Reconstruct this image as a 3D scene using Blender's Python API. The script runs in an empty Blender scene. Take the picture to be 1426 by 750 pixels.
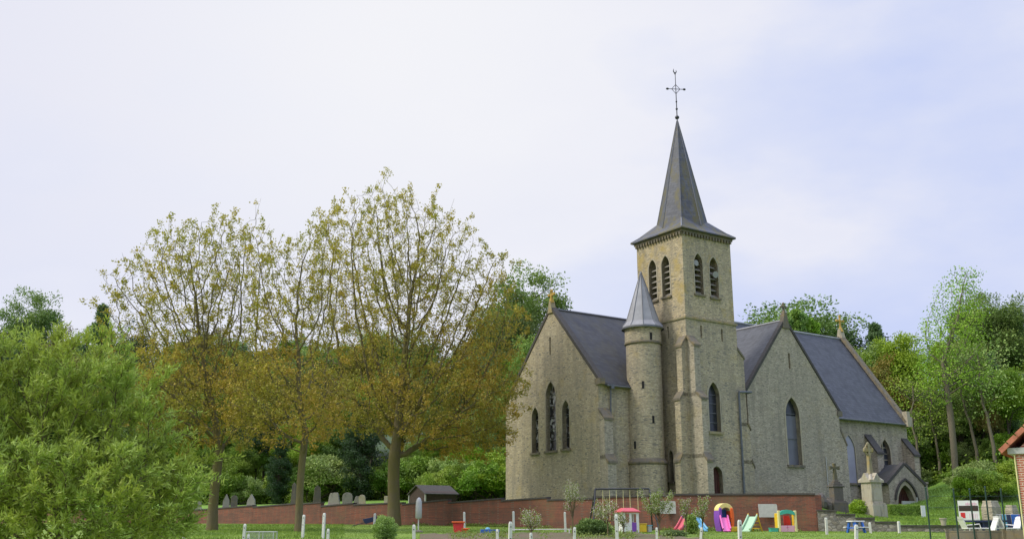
import bpy, math, random
import numpy as np
from mathutils import Vector, Matrix
from mathutils.geometry import tessellate_polygon
R = math.radians
random.seed(7)
rng = np.random.default_rng(7)
SC = bpy.context.scene
COL = SC.collection

# ---------------------------------------------------------------- camera, sky, sun, exposure
PITCH = 14.445
cam_d = bpy.data.cameras.new('camera'); cam = bpy.data.objects.new('camera', cam_d); COL.objects.link(cam)
cam.location = (0, 0, 0); cam.rotation_euler = (R(90 + PITCH), 0, 0)
cam_d.sensor_width = 36; cam_d.lens = 36 * 1371.2 / 1426; cam_d.clip_end = 3000; cam_d.clip_start = .1
SC.camera = cam
SUN_EL, SUN_AZ = 42, -68          # azimuth measured from straight ahead (+Y), negative is to the left
world = bpy.data.worlds.new('World'); SC.world = world; world.use_nodes = True
wn = world.node_tree.nodes; wl = world.node_tree.links; wn.clear()
def wnode(t, **k):
    n = wn.new(t)
    for a, b in k.items(): setattr(n, a, b)
    return n
sky = wnode('ShaderNodeTexSky', sky_type='NISHITA', sun_disc=False)
sky.sun_elevation = R(SUN_EL); sky.sun_rotation = R(SUN_AZ); sky.air_density = 1.0; sky.dust_density = 1.5
tc = wnode('ShaderNodeTexCoord')
sep = wnode('ShaderNodeSeparateXYZ'); wl.new(tc.outputs['Generated'], sep.inputs[0])
nz = wnode('ShaderNodeTexNoise'); nz.inputs['Scale'].default_value = 1.6; nz.inputs['Detail'].default_value = 8; nz.inputs['Roughness'].default_value = .52
mp = wnode('ShaderNodeMapping'); mp.inputs['Scale'].default_value = (1, 1, 2.2); mp.inputs['Location'].default_value = (.35, .1, .2)
wl.new(tc.outputs['Generated'], mp.inputs[0]); wl.new(mp.outputs[0], nz.inputs[0])
def wmath(op, a, b=None):
    n = wnode('ShaderNodeMath', operation=op)
    for i, v in enumerate((a, b)):
        if v is None: continue
        if isinstance(v, (int, float)): n.inputs[i].default_value = v
        else: wl.new(v, n.inputs[i])
    return n.outputs[0]
def wramp(src, stops):
    n = wnode('ShaderNodeValToRGB'); wl.new(src, n.inputs[0])
    while len(n.color_ramp.elements) > 1: n.color_ramp.elements.remove(n.color_ramp.elements[0])
    for i, (p, c) in enumerate(stops):
        e = n.color_ramp.elements[0] if i == 0 else n.color_ramp.elements.new(p)
        e.position = p; e.color = (c[0], c[1], c[2], 1)
    return n.outputs[0]
# thickness of the cloud veil: thick to the left and in the middle, thinner (bluer) to the right
side = wmath('MULTIPLY_ADD', sep.outputs['X'], 1.05); side.node.inputs[2].default_value = .32
veil = wmath('ADD', side, wmath('MULTIPLY', wmath('SUBTRACT', nz.outputs[0], .5), 2.1))
vcol = wramp(veil, [(0.0, (8.0, 8.05, 9.2)), (.2, (7.7, 7.9, 9.3)), (.4, (8.3, 8.4, 9.5)), (.55, (6.9, 7.4, 9.5)), (.75, (5.7, 6.5, 9.5)), (1, (5.2, 6.2, 9.4))])
dv = wnode('ShaderNodeVectorMath', operation='DOT_PRODUCT'); wl.new(tc.outputs['Generated'], dv.inputs[0])
gd = Vector((-.10, .86, .46)).normalized(); dv.inputs[1].default_value = gd
glow = wmath('POWER', wmath('MAXIMUM', dv.outputs['Value'], 0.0), 22.0)
bri = wnode('ShaderNodeMix', data_type='RGBA'); wl.new(wmath('MULTIPLY', glow, .8), bri.inputs[0]); wl.new(vcol, bri.inputs[6]); bri.inputs[7].default_value = (9.7, 9.65, 9.75, 1)
mixs = wnode('ShaderNodeMix', data_type='RGBA'); mixs.inputs[0].default_value = .93
wl.new(sky.outputs[0], mixs.inputs[6]); wl.new(bri.outputs[2], mixs.inputs[7])
# a cloudy sky is brightest overhead
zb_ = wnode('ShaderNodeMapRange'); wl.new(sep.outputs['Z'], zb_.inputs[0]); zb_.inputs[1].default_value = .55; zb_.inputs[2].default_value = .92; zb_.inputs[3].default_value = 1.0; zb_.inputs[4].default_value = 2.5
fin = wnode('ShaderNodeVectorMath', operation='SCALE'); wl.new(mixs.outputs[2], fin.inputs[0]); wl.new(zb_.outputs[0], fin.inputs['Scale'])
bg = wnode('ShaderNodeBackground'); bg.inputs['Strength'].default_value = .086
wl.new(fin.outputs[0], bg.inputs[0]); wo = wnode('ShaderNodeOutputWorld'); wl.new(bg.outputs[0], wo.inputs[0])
sun_d = bpy.data.lights.new('sun', 'SUN'); sun_d.energy = 2.3; sun_d.angle = R(12); sun_d.color = (1, .93, .80)
sun = bpy.data.objects.new('sun', sun_d); COL.objects.link(sun)
sdir = Vector((math.sin(R(SUN_AZ)) * math.cos(R(SUN_EL)), math.cos(R(SUN_AZ)) * math.cos(R(SUN_EL)), math.sin(R(SUN_EL))))
sdir = Vector((math.sin(R(-100)) * math.cos(R(SUN_EL)), math.cos(R(-100)) * math.cos(R(SUN_EL)), math.sin(R(SUN_EL))))
sky.sun_rotation = R(-100)
sun.rotation_euler = sdir.to_track_quat('Z', 'Y').to_euler()
SC.view_settings.view_transform = 'Standard'; SC.view_settings.look = 'None'; SC.view_settings.gamma = 1
SC.view_settings.use_curve_mapping = False; SC.view_settings.exposure = 0.25
SC.render.resolution_x = 1024; SC.render.resolution_y = 538

# ---------------------------------------------------------------- materials
def mat(name, build):
    m = bpy.data.materials.new(name); m.use_nodes = True
    nt = m.node_tree; nt.nodes.clear()
    out = nt.nodes.new('ShaderNodeOutputMaterial'); build(NT(nt), out); return m
class NT:
    def __init__(s, nt): s.nt = nt
    def n(s, t, ins=None, **k):
        n = s.nt.nodes.new(t)
        for a, b in k.items(): setattr(n, a, b)
        for a, b in (ins or {}).items(): s.set(n, a, b)
        return n
    def set(s, n, a, b):
        i = n.inputs[a]
        if isinstance(b, bpy.types.NodeSocket): s.nt.links.new(b, i)
        elif isinstance(b, (tuple, list)) and len(b) == 3 and i.type == 'RGBA': i.default_value = (*b, 1)
        else: i.default_value = b
    def mix(s, f, a, b, mode='MIX'):
        n = s.n('ShaderNodeMix', data_type='RGBA', blend_type=mode); s.set(n, 0, f); s.set(n, 6, a); s.set(n, 7, b); return n.outputs[2]
    def math(s, op, a, b=0.0, c=0.0):
        n = s.n('ShaderNodeMath', operation=op); s.set(n, 0, a); s.set(n, 1, b)
        if op == 'MULTIPLY_ADD': s.set(n, 2, c)
        return n.outputs[0]
    def noise(s, sc, det=3, vec=None, rough=.5):
        n = s.n('ShaderNodeTexNoise', {'Scale': sc, 'Detail': det, 'Roughness': rough})
        if vec: s.set(n, 'Vector', vec)
        return n.outputs[0]
    def mr(s, v, a, b, c=0.0, d=1.0):
        n = s.n('ShaderNodeMapRange', {0: v, 1: a, 2: b, 3: c, 4: d}); return n.outputs[0]
    def obj(s, scale=(1, 1, 1), loc=(0, 0, 0), rot=(0, 0, 0), world=False):
        src = s.n('ShaderNodeNewGeometry').outputs['Position'] if world else s.n('ShaderNodeTexCoord').outputs['Object']
        m = s.n('ShaderNodeMapping', {'Vector': src, 'Scale': scale, 'Location': loc, 'Rotation': rot}); return m.outputs[0]
    def bsdf(s, out, col, rough=.8, bump=None, bs=.3, bd=.02, **k):
        b = s.n('ShaderNodeBsdfPrincipled', {'Base Color': col, 'Roughness': rough, **k})
        if bump is not None:
            bn = s.n('ShaderNodeBump', {'Height': bump, 'Strength': bs, 'Distance': bd}); s.set(b, 'Normal', bn.outputs[0])
        s.nt.links.new(b.outputs[0], out.inputs[0]); return b
def stone_mat(name, cols, lichen=.0, mort=(.24, .22, .17), sc=(5.0, 5.0, 14.0), dark=.35, top=None):
    def f(t, out):
        w = t.n('ShaderNodeTexNoise', {'Scale': 1.7, 'Detail': 2, 'Vector': t.obj()})
        v0 = t.obj(scale=sc)
        v = t.n('ShaderNodeVectorMath', {0: v0, 1: t.n('ShaderNodeVectorMath', {0: w.outputs[1], 'Scale': .8}, operation='SCALE').outputs[0]}, operation='ADD').outputs[0]
        c = t.n('ShaderNodeTexVoronoi', {'Vector': v, 'Scale': 1.0})
        e = t.n('ShaderNodeTexVoronoi', {'Vector': v, 'Scale': 1.0}, feature='DISTANCE_TO_EDGE')
        rr = t.n('ShaderNodeSeparateColor', {0: c.outputs['Color']})
        r = t.n('ShaderNodeValToRGB', {0: rr.outputs[0]})
        el = r.color_ramp.elements; el[0].color = (*cols[0], 1); el[1].color = (*cols[2], 1); m_ = el.new(.45); m_.color = (*cols[1], 1)
        col = t.mix(t.mr(rr.outputs[1], .88, .94), r.outputs[0], (.15, .135, .11))
        col = t.mix(t.mr(e.outputs[0], .03, .12, .75, 0), col, mort)
        big = t.noise(.35, 4, t.obj()); col = t.mix(t.mr(big, .4, .65, 0, dark), col, (.20, .185, .155), 'MULTIPLY') if False else t.mix(t.mr(big, .42, .68, 0, dark), col, (.175, .165, .14))
        streak = t.noise(1.0, 5, t.obj(scale=(1.6, 1.6, .16)), .65)
        col = t.mix(t.mr(streak, .48, .70, 0, .6), col, (.15, .135, .11))
        fine = t.noise(22, 3, t.obj()); col = t.mix(t.mr(fine, .3, .75, 0, .35), col, (.40, .37, .29))
        if lichen:
            l = t.noise(.8, 5, t.obj(loc=(3, 1, 5)), .65); col = t.mix(t.mr(l, .55, .70, 0, lichen), col, (.38, .28, .075))
        t.bsdf(out, col, .92, t.math('MINIMUM', e.outputs[0], .22), .8, .06)
    return mat(name, f)
def smooth_stone(name, a, b, lichen=0, sc=2.0):
    def f(t, out):
        col = t.mix(t.noise(sc, 5, t.obj(), .65), a, b)
        col = t.mix(t.mr(t.noise(3, 5, t.obj(scale=(1, 1, .3), loc=(4, 4, 4)), .7), .52, .68, 0, .65), col, (.06, .06, .05))
        if lichen: col = t.mix(t.mr(t.noise(2.6, 5, t.obj(loc=(9, 1, 2)), .7), .5, .62, 0, lichen), col, (.38, .25, .04))
        t.bsdf(out, col, .9, t.noise(14, 4, t.obj()), .35, .02)
    return mat(name, f)
def slate_mat(name, a, b, lichen=0, rows=5.0, rough=.5):
    def f(t, out):
        v = t.obj(scale=(1, 1, 1))
        sp = t.n('ShaderNodeSeparateXYZ', {0: v})
        cm = t.n('ShaderNodeCombineXYZ', {0: t.math('ADD', sp.outputs[0], sp.outputs[1]), 1: sp.outputs[2], 2: 0.0})
        br = t.n('ShaderNodeTexBrick', {'Vector': cm.outputs[0], 'Scale': 1.0, 'Color1': (0, 0, 0), 'Color2': (1, 1, 1), 'Mortar': (.5, .5, .5), 'Mortar Size': .012, 'Brick Width': .3, 'Row Height': 1 / rows})
        col = t.mix(t.n('ShaderNodeSeparateColor', {0: br.outputs[0]}).outputs[0], a, b)
        col = t.mix(t.mr(t.noise(.5, 5, t.obj(), .6), .35, .7, 0, .5), col, (a[0] * 1.7, a[1] * 1.65, a[2] * 1.5))
        col = t.mix(t.mr(t.noise(1.2, 4, t.obj(scale=(1, 1, .25)), .6), .5, .7, 0, .5), col, (a[0] * .55, a[1] * .55, a[2] * .55))
        col = t.mix(t.math('MULTIPLY', br.outputs[1], .6), col, (.02, .02, .025))
        if lichen:
            col = t.mix(t.mr(t.noise(.7, 5, t.obj(scale=(1, 1, .5), loc=(2.2, 6, 1)), .7), .45, .55, 0, lichen), col, (.095, .085, .03))
        t.bsdf(out, col, rough, br.outputs[1], -.5, .02)
    return mat(name, f)
def brick_mat(name, a, b, mort, w=.22, h=.075, rotz=0, dirt=.5, ms=.012):
    def f(t, out):
        sp = t.n('ShaderNodeSeparateXYZ', {0: t.obj()})
        cm = t.n('ShaderNodeCombineXYZ', {0: t.math('ADD', sp.outputs[0], sp.outputs[1]), 1: sp.outputs[2], 2: 0.0})
        br = t.n('ShaderNodeTexBrick', {'Vector': cm.outputs[0], 'Scale': 1.0, 'Color1': a, 'Color2': b, 'Mortar': mort, 'Mortar Size': ms, 'Brick Width': w, 'Row Height': h, 'Bias': -.1})
        col = t.mix(t.mr(t.noise(1.1, 6, t.obj(), .75), .38, .62, 0, dirt), br.outputs[0], (.09, .06, .045))
        col = t.mix(t.mr(t.noise(.5, 5, t.obj(loc=(7, 3, 1)), .7), .55, .72, 0, dirt * .7), col, (.14, .125, .06))
        col = t.mix(t.mr(t.noise(9, 2, t.obj()), .4, .7, 0, .3), col, tuple(x * 1.15 for x in a))
        t.bsdf(out, col, .9, br.outputs[1], -.5, .015)
    return mat(name, f)
def plain(name, col, rough=.5, var=.12, metal=0, sc=6):
    def f(t, out):
        c = t.mix(t.mr(t.noise(sc, 4, t.obj(), .6), .3, .7, 0, 1), tuple(x * (1 - var) for x in col), tuple(min(1, x * (1 + var)) for x in col))
        c = t.mix(t.mr(t.noise(sc * .4, 5, t.obj(loc=(5, 5, 5)), .7), .55, .75, 0, .25), c, tuple(x * .5 + .02 for x in col))
        t.bsdf(out, c, rough, Metallic=metal)
    return mat(name, f)
def leaf_mat(name, a, b, c=None, trans=.35, nsc=.6, objvar=0.0):
    def f(t, out):
        g = t.n('ShaderNodeNewGeometry')
        col = t.mix(g.outputs['Random Per Island'], a, b)
        if c: col = t.mix(t.mr(t.noise(nsc, 3, t.obj(world=False)), .42, .6), col, c)
        if objvar:
            oi = t.n('ShaderNodeObjectInfo')
            hs = t.n('ShaderNodeHueSaturation', {'Hue': t.mr(oi.outputs['Random'], 0, 1, .5 - objvar * .45, .5 + objvar * .05), 'Saturation': t.mr(t.math('FRACT', t.math('MULTIPLY', oi.outputs['Random'], 7.13)), 0, 1, .8, 1.1), 'Value': t.mr(t.math('FRACT', t.math('MULTIPLY', oi.outputs['Random'], 3.37)), 0, 1, 1 - objvar * 2.2, 1 + objvar * 2.5), 'Color': col})
            col = hs.outputs[0]
        d = t.n('ShaderNodeBsdfDiffuse', {'Color': col}); tr = t.n('ShaderNodeBsdfTranslucent', {'Color': t.mix(.5, col, (.25, .3, .04), 'MIX') if trans > .3 else col})
        gl = t.n('ShaderNodeBsdfGlossy', {'Color': (.7, .7, .7), 'Roughness': .6})
        m = t.n('ShaderNodeMixShader', {0: trans}); t.nt.links.new(d.outputs[0], m.inputs[1]); t.nt.links.new(tr.outputs[0], m.inputs[2])
        m2 = t.n('ShaderNodeMixShader', {0: .04}); t.nt.links.new(m.outputs[0], m2.inputs[1]); t.nt.links.new(gl.outputs[0], m2.inputs[2])
        t.nt.links.new(m2.outputs[0], out.inputs[0])
    return mat(name, f)
def bark_mat(name, a, b, moss=None):
    def f(t, out):
        n1 = t.noise(3, 5, t.obj(scale=(4, 4, .8)), .65)
        col = t.mix(n1, a, b)
        if moss: col = t.mix(t.mr(t.noise(1.5, 3, t.obj()), .4, .6, 0, .7), col, moss)
        t.bsdf(out, col, .95, n1, .7, .05)
    return mat(name, f)
def grass_mat(name, a, b, c, world=True):
    def f(t, out):
        n1 = t.noise(.25, 5, t.obj(), .6); n2 = t.noise(5, 5, t.obj(), .75); n3 = t.noise(.9, 4, t.obj(loc=(5, 5, 0)), .6)
        col = t.mix(t.mr(n1, .35, .65), a, b); col = t.mix(t.mr(n3, .5, .7, 0, .6), col, c)
        col = t.mix(t.mr(n2, .4, .75, 0, .55), col, tuple(x * .45 for x in a))
        t.bsdf(out, col, .95, n2, .8, .06)
    return mat(name, f)
M = {}
M['wall'] = stone_mat('church_rubble', ((.31, .255, .16), (.42, .35, .225), (.55, .46, .31)), .3)
M['wall_y'] = stone_mat('tower_rubble', ((.31, .25, .145), (.46, .37, .22), (.59, .48, .30)), .7, dark=.2)
M['wall_r'] = stone_mat('transept_rubble', ((.29, .25, .19), (.40, .345, .265), (.52, .45, .35)), .15)
M['dressed'] = smooth_stone('dressed_stone', (.30, .27, .20), (.40, .36, .27), .15)
M['capst'] = smooth_stone('weathered_cap_stone', (.10, .09, .07), (.20, .175, .13), .25)
M['lichenstone'] = smooth_stone('lichened_stone', (.22, .20, .13), (.34, .29, .17), .45)
M['slate'] = slate_mat('dark_slate', (.026, .028, .034), (.054, .058, .068), .2, rough=.6)
M['slate2'] = slate_mat('blue_slate', (.042, .047, .058), (.076, .083, .100), 0, rough=.6)
M['slate3'] = slate_mat('spire_slate', (.050, .057, .076), (.088, .096, .120), .95, rows=5, rough=.6)
M['lead'] = plain('lead_sheet', (.27, .275, .30), .65, .2, 0, 1.2)
M['leadd'] = plain('dark_lead', (.13, .135, .15), .5, .2, .3)
def glass_f(t, out):
    v = t.n('ShaderNodeTexVoronoi', {'Vector': t.obj(scale=(5, 5, 3.5)), 'Scale': 1.0})
    k = t.n('ShaderNodeSeparateColor', {0: v.outputs['Color']}).outputs[0]
    c = t.mix(t.mr(t.math('ADD', t.math('MULTIPLY', k, .5), t.noise(1.1, 4, t.obj(), .6)), .80, .98), (.018, .02, .024), (.42, .43, .46))  # pale patches painted into the pane colour: reflections and stained white glass
    c = t.mix(t.mr(t.noise(2.1, 3, t.obj(loc=(3, 3, 3))), .55, .7, 0, .5), c, (.08, .04, .02))
    t.bsdf(out, c, .25, t.noise(8, 2, t.obj()), .3, .02)
M['glass'] = mat('leaded_glass', glass_f)
M['darkglass'] = plain('dark_glass', (.03, .034, .042), .25, .3)
M['lilac'] = plain('clouded_protective_glazing', (.30, .30, .36), .4, .1, 0, 1.2)
M['greyglaze'] = plain('grey_window_glazing', (.12, .125, .15), .3, .15, 0, 1)
M['void'] = plain('dark_interior', (.012, .012, .012), .9)
M['louvre'] = plain('weathered_louvre', (.24, .225, .19), .8, .2)
M['iron'] = plain('dark_iron', (.045, .047, .055), .5, .2, .4)
M['pipe'] = plain('grey_zinc_pipe', (.13, .14, .16), .5, .15, .4)
M['doorbrown'] = plain('red_brown_painted_timber', (.075, .022, .016), .6, .25)
M['brick'] = brick_mat('old_red_brick', (.25, .075, .042), (.11, .04, .03), (.16, .12, .09), dirt=.8, ms=.009)
M['housebrick'] = brick_mat('new_red_brick', (.42, .12, .07), (.34, .09, .055), (.55, .47, .38), .22, .078, dirt=.0, ms=.014)
M['coping'] = plain('dark_coping_tile', (.055, .05, .045), .8, .3)
M['fieldstone'] = stone_mat('grey_fieldstone', ((.11, .11, .115), (.22, .21, .2), (.36, .33, .27)), .0, mort=(.07, .065, .06), sc=(3.6, 3.6, 5.5))
M['concrete'] = smooth_stone('stained_concrete', (.16, .145, .11), (.24, .215, .165), .2)
M['whitepost'] = plain('white_concrete', (.60, .60, .56), .85, .12, 0, 9)
M['white'] = plain('white_plastic', (.75, .75, .74), .45, .05)
M['grave'] = smooth_stone('grave_stone', (.22, .21, .19), (.33, .31, .27), .0)
M['mossdark'] = smooth_stone('mossy_dark_stone', (.07, .07, .045), (.14, .13, .08), .2)
M['gravedark'] = smooth_stone('dark_grave_stone', (.07, .065, .06), (.15, .135, .115), .1)
M['pale'] = smooth_stone('pale_limestone', (.33, .30, .235), (.46, .42, .33), .25)
M['wooddark'] = plain('dark_brown_boarding', (.045, .025, .018), .7, .3)
M['grass'] = grass_mat('lawn_grass', (.14, .235, .028), (.21, .31, .035), (.09, .17, .022))
M['grass2'] = grass_mat('churchyard_grass', (.13, .26, .028), (.19, .34, .035), (.09, .18, .025))
M['floor'] = grass_mat('woodland_floor', (.03, .065, .018), (.045, .085, .022), (.035, .045, .02))
M['soil'] = grass_mat('garden_soil', (.15, .11, .07), (.10, .12, .04), (.19, .14, .09))
M['bark'] = bark_mat('mossy_bark', (.10, .082, .045), (.19, .155, .08), (.15, .13, .04))
M['barkgrey'] = bark_mat('grey_bark', (.11, .095, .065), (.20, .175, .125))
M['barkdark'] = bark_mat('dark_bark', (.05, .042, .03), (.10, .085, .06))
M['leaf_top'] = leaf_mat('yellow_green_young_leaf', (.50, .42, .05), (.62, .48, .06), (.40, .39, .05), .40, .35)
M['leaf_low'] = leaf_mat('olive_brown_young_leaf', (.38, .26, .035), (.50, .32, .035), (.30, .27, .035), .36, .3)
M['willow'] = leaf_mat('willow_leaf', (.27, .41, .045), (.50, .64, .14), (.37, .46, .055), .38, 1.1)
for k, (a, b, c) in {'fresh': ((.21, .35, .035), (.30, .45, .055), (.16, .30, .03)), 'mid': ((.13, .24, .028), (.20, .33, .045), (.10, .20, .026)),
                     'dark': ((.035, .085, .025), (.06, .125, .035), (.03, .075, .022)), 'olive': ((.20, .165, .03), (.27, .22, .045), (.15, .165, .03)),
                     'lime': ((.20, .40, .05), (.30, .50, .08), (.16, .34, .04)), 'blue': ((.10, .21, .07), (.16, .29, .10), (.09, .19, .06)), 'palegreen': ((.20, .31, .065), (.28, .39, .10), (.15, .26, .05))}.items():
    M[k] = leaf_mat('foliage_' + k, a, b, c, .25, .3, .05)
for k, c in {'red': (.60, .03, .03), 'pinkred': (.55, .09, .11), 'orange': (.80, .13, .02), 'yellow': (.75, .50, .03), 'pink': (.75, .16, .45), 'lpink': (.75, .42, .55), 'purple': (.22, .07, .42),
             'blue_p': (.03, .13, .50), 'teal': (.06, .42, .32), 'cream': (.72, .66, .32), 'mint': (.38, .58, .38), 'sky_p': (.15, .42, .60), 'navy': (.02, .03, .09), 'hgrey': (.26, .26, .25), 'paleyellow': (.80, .66, .25), 'lgrey': (.42, .43, .42)}.items():
    M[k] = plain('plastic_' + k, c, .45, .06)
M['fencegreen'] = plain('green_metal', (.015, .05, .04), .5, .2)
M['board'] = plain('weathered_white_board', (.55, .55, .51), .8, .12, 0, 5)
M['tile'] = plain('orange_roof_tile', (.42, .15, .09), .8, .25)
M['petal'] = leaf_mat('pale_blossom', (.62, .60, .50), (.75, .70, .62), None, .25)
M['aleaf'] = leaf_mat('apple_leaf', (.18, .27, .05), (.26, .34, .08), None, .35)

# ---------------------------------------------------------------- mesh helpers
class MB:
    def __init__(s): s.v = []; s.f = []; s.m = []; s.mi = 0
    def add(s, vs, fs):
        o = len(s.v); s.v += [tuple(v) for v in vs]; s.f += [tuple(i + o for i in f) for f in fs]; s.m += [s.mi] * len(fs); return s
    def box(s, c, d, rz=0, rx=0, ry=0):
        hx, hy, hz = d[0] / 2, d[1] / 2, d[2] / 2
        m = Matrix.Translation(c) @ Matrix.Rotation(rz, 4, 'Z') @ Matrix.Rotation(ry, 4, 'Y') @ Matrix.Rotation(rx, 4, 'X')
        vs = [m @ Vector((x * hx, y * hy, z * hz)) for z in (-1, 1) for y in (-1, 1) for x in (-1, 1)]
        return s.add(vs, [(0, 2, 3, 1), (4, 5, 7, 6), (0, 1, 5, 4), (2, 6, 7, 3), (0, 4, 6, 2), (1, 3, 7, 5)])
    def bb(s, x0, x1, y0, y1, z0, z1): return s.box(((x0 + x1) / 2, (y0 + y1) / 2, (z0 + z1) / 2), (x1 - x0, y1 - y0, z1 - z0))
    def tube(s, pts, r, n=8, cap=True):
        pts = [Vector(p) for p in pts]; rs = r if isinstance(r, (list, tuple)) else [r] * len(pts)
        o = len(s.v); ref = None
        for i, p in enumerate(pts):
            t = (pts[min(i + 1, len(pts) - 1)] - pts[max(i - 1, 0)]).normalized()
            if ref is None: ref = Vector((0, 0, 1)).cross(t) if abs(t.z) < .9 else Vector((1, 0, 0))
            a = (ref - t * ref.dot(t)).normalized(); b = t.cross(a); ref = a
            for k in range(n):
                an = 2 * math.pi * k / n; s.v.append(tuple(p + (a * math.cos(an) + b * math.sin(an)) * rs[i]))
        for i in range(len(pts) - 1):
            for k in range(n): s.f.append((o + i * n + k, o + i * n + (k + 1) % n, o + (i + 1) * n + (k + 1) % n, o + (i + 1) * n + k)); s.m.append(s.mi)
        if cap:
            s.f.append(tuple(o + k for k in range(n))[::-1]); s.m.append(s.mi)
            s.f.append(tuple(o + (len(pts) - 1) * n + k for k in range(n))); s.m.append(s.mi)
        return s
    def lathe(s, c, prof, n=24, a0=0):
        o = len(s.v)
        for r, z in prof:
            for k in range(n):
                a = a0 + 2 * math.pi * k / n; s.v.append((c[0] + r * math.cos(a), c[1] + r * math.sin(a), c[2] + z))
        for i in range(len(prof) - 1):
            for k in range(n): s.f.append((o + i * n + k, o + i * n + (k + 1) % n, o + (i + 1) * n + (k + 1) % n, o + (i + 1) * n + k)); s.m.append(s.mi)
        s.f.append(tuple(o + (len(prof) - 1) * n + k for k in range(n))); s.m.append(s.mi)
        return s
    def prism(s, poly, fn, d0, d1):
        """poly: 2D outline; fn(a, b, d) -> 3D"""
        n = len(poly); tri = tessellate_polygon([[Vector((p[0], p[1], 0)) for p in poly]])
        vs = [fn(p[0], p[1], d0) for p in poly] + [fn(p[0], p[1], d1) for p in poly]
        fs = [tuple(t) for t in tri] + [tuple(i + n for i in t)[::-1] for t in tri] + [(i, (i + 1) % n, n + (i + 1) % n, n + i) for i in range(n)]
        return s.add(vs, fs)
    def panel(s, outer, holes, fn, d=0, reveal=0):
        loops = [outer] + holes; flat = [p for l in loops for p in l]
        tri = tessellate_polygon([[Vector((p[0], p[1], 0)) for p in l] for l in loops])
        s.add([fn(p[0], p[1], d) for p in flat], [tuple(t) for t in tri])
        if reveal:
            for h in holes: s.rim(h, fn, d, d + reveal)
        return s
    def rim(s, poly, fn, d0, d1):
        n = len(poly); return s.add([fn(p[0], p[1], d0) for p in poly] + [fn(p[0], p[1], d1) for p in poly], [(i, (i + 1) % n, n + (i + 1) % n, n + i) for i in range(n)])
    def ell(s, c, r, n=12, m=8):
        o = len(s.v)
        for j in range(m + 1):
            th = math.pi * j / m
            for k in range(n): a = 2 * math.pi * k / n; s.v.append((c[0] + r[0] * math.sin(th) * math.cos(a), c[1] + r[1] * math.sin(th) * math.sin(a), c[2] + r[2] * math.cos(th)))
        for j in range(m):
            for k in range(n): s.f.append((o + j * n + k, o + j * n + (k + 1) % n, o + (j + 1) * n + (k + 1) % n, o + (j + 1) * n + k)); s.m.append(s.mi)
        return s
    def obj(s, name, mats, parent=None, off=(0, 0, 0), smooth=False, bevel=0):
        me = bpy.data.meshes.new(name)
        me.from_pydata([(v[0] - off[0], v[1] - off[1], v[2] - off[2]) for v in s.v], [], s.f)
        for m in (mats if isinstance(mats, (list, tuple)) else [mats]): me.materials.append(M[m] if isinstance(m, str) else m)
        if s.mi: me.polygons.foreach_set('material_index', s.m)
        if smooth: me.polygons.foreach_set('use_smooth', [True] * len(me.polygons))
        me.validate(); me.update()
        import bmesh
        b = bmesh.new(); b.from_mesh(me); bmesh.ops.recalc_face_normals(b, faces=b.faces); b.to_mesh(me); b.free()
        o = bpy.data.objects.new(name, me); COL.objects.link(o)
        if parent: o.parent = parent
        if bevel:
            bv = o.modifiers.new('bevel', 'BEVEL'); bv.width = bevel; bv.segments = 2; bv.limit_method = 'ANGLE'
        return o
def npmesh(name, verts, faces, mats, parent=None, midx=None, smooth=False):
    """verts (N,3), faces (K,4) int arrays"""
    me = bpy.data.meshes.new(name); k = faces.shape[1]
    me.vertices.add(len(verts)); me.vertices.foreach_set('co', np.ascontiguousarray(verts, dtype=np.float32).ravel())
    me.loops.add(faces.size); me.loops.foreach_set('vertex_index', np.ascontiguousarray(faces, dtype=np.int32).ravel())
    me.polygons.add(len(faces)); me.polygons.foreach_set('loop_start', np.arange(0, faces.size, k, dtype=np.int32))
    for m in (mats if isinstance(mats, (list, tuple)) else [mats]): me.materials.append(M[m])
    if midx is not None: me.polygons.foreach_set('material_index', midx.astype(np.int32))
    if smooth: me.polygons.foreach_set('use_smooth', np.ones(len(faces), dtype=bool))
    me.update(calc_edges=True); me.validate()
    o = bpy.data.objects.new(name, me); COL.objects.link(o)
    if parent: o.parent = parent
    return o
def thing(name, label, cat, loc=(0, 0, 0), rz=0, group=None):
    o = bpy.data.objects.new(name, None); COL.objects.link(o); o.empty_display_size = .3
    o.location = loc; o.rotation_euler = (0, 0, rz); o['label'] = label; o['category'] = cat
    if group: o['group'] = group
    return o
def tag(o, label, cat, group=None):
    o['label'] = label; o['category'] = cat
    if group: o['group'] = group
    return o
def copy_thing(o, loc, rz=0, s=1.0, label=None, parent=None):
    c = o.copy(); COL.objects.link(c)
    if parent: c.parent = parent
    else:
        c.location = loc; c.rotation_euler = (0, 0, rz); c.scale = s if isinstance(s, (tuple, list)) else (s, s, s)
        if label: c['label'] = label
    for ch in list(o.children): copy_thing(ch, None, parent=c)
    return c
def structure(o, kind='structure'): o['kind'] = kind; return o

# ---------------------------------------------------------------- where a line of sight meets a plane of the place
CX, CY, F = 713, 375, 1371.2
PI_ = R(PITCH); YAW = R(34.109); O = Vector((11.974, 66.64, 0)); ZG = 1.4
UV = Vector((math.cos(YAW), math.sin(YAW), 0)); VV = Vector((-math.sin(YAW), math.cos(YAW), 0))
def ray(x, y):
    a = (x - CX) / F; b = -(y - CY) / F
    return Vector((a, math.cos(PI_) - b * math.sin(PI_), math.sin(PI_) + b * math.cos(PI_)))
def at(x, y, depth): r = ray(x, y); return r * (depth / r.y)
def lerp(t, xs, ys): return float(np.interp(t, xs, ys))
def frontz(Y): return lerp(Y, [-20, 0, 30, 40, 45, 50, 57, 62, 66, 71, 84, 100, 400], [-2, -1.65, -1.05, -.76, -.60, -.46, -.39, -.28, -.18, -.09, 0, .02, .02])
def gat(x, depth):
    """point on the front lawn under image column x at the given depth"""
    p = at(x, 735, depth); return Vector((p.x, depth, frontz(depth)))
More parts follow.
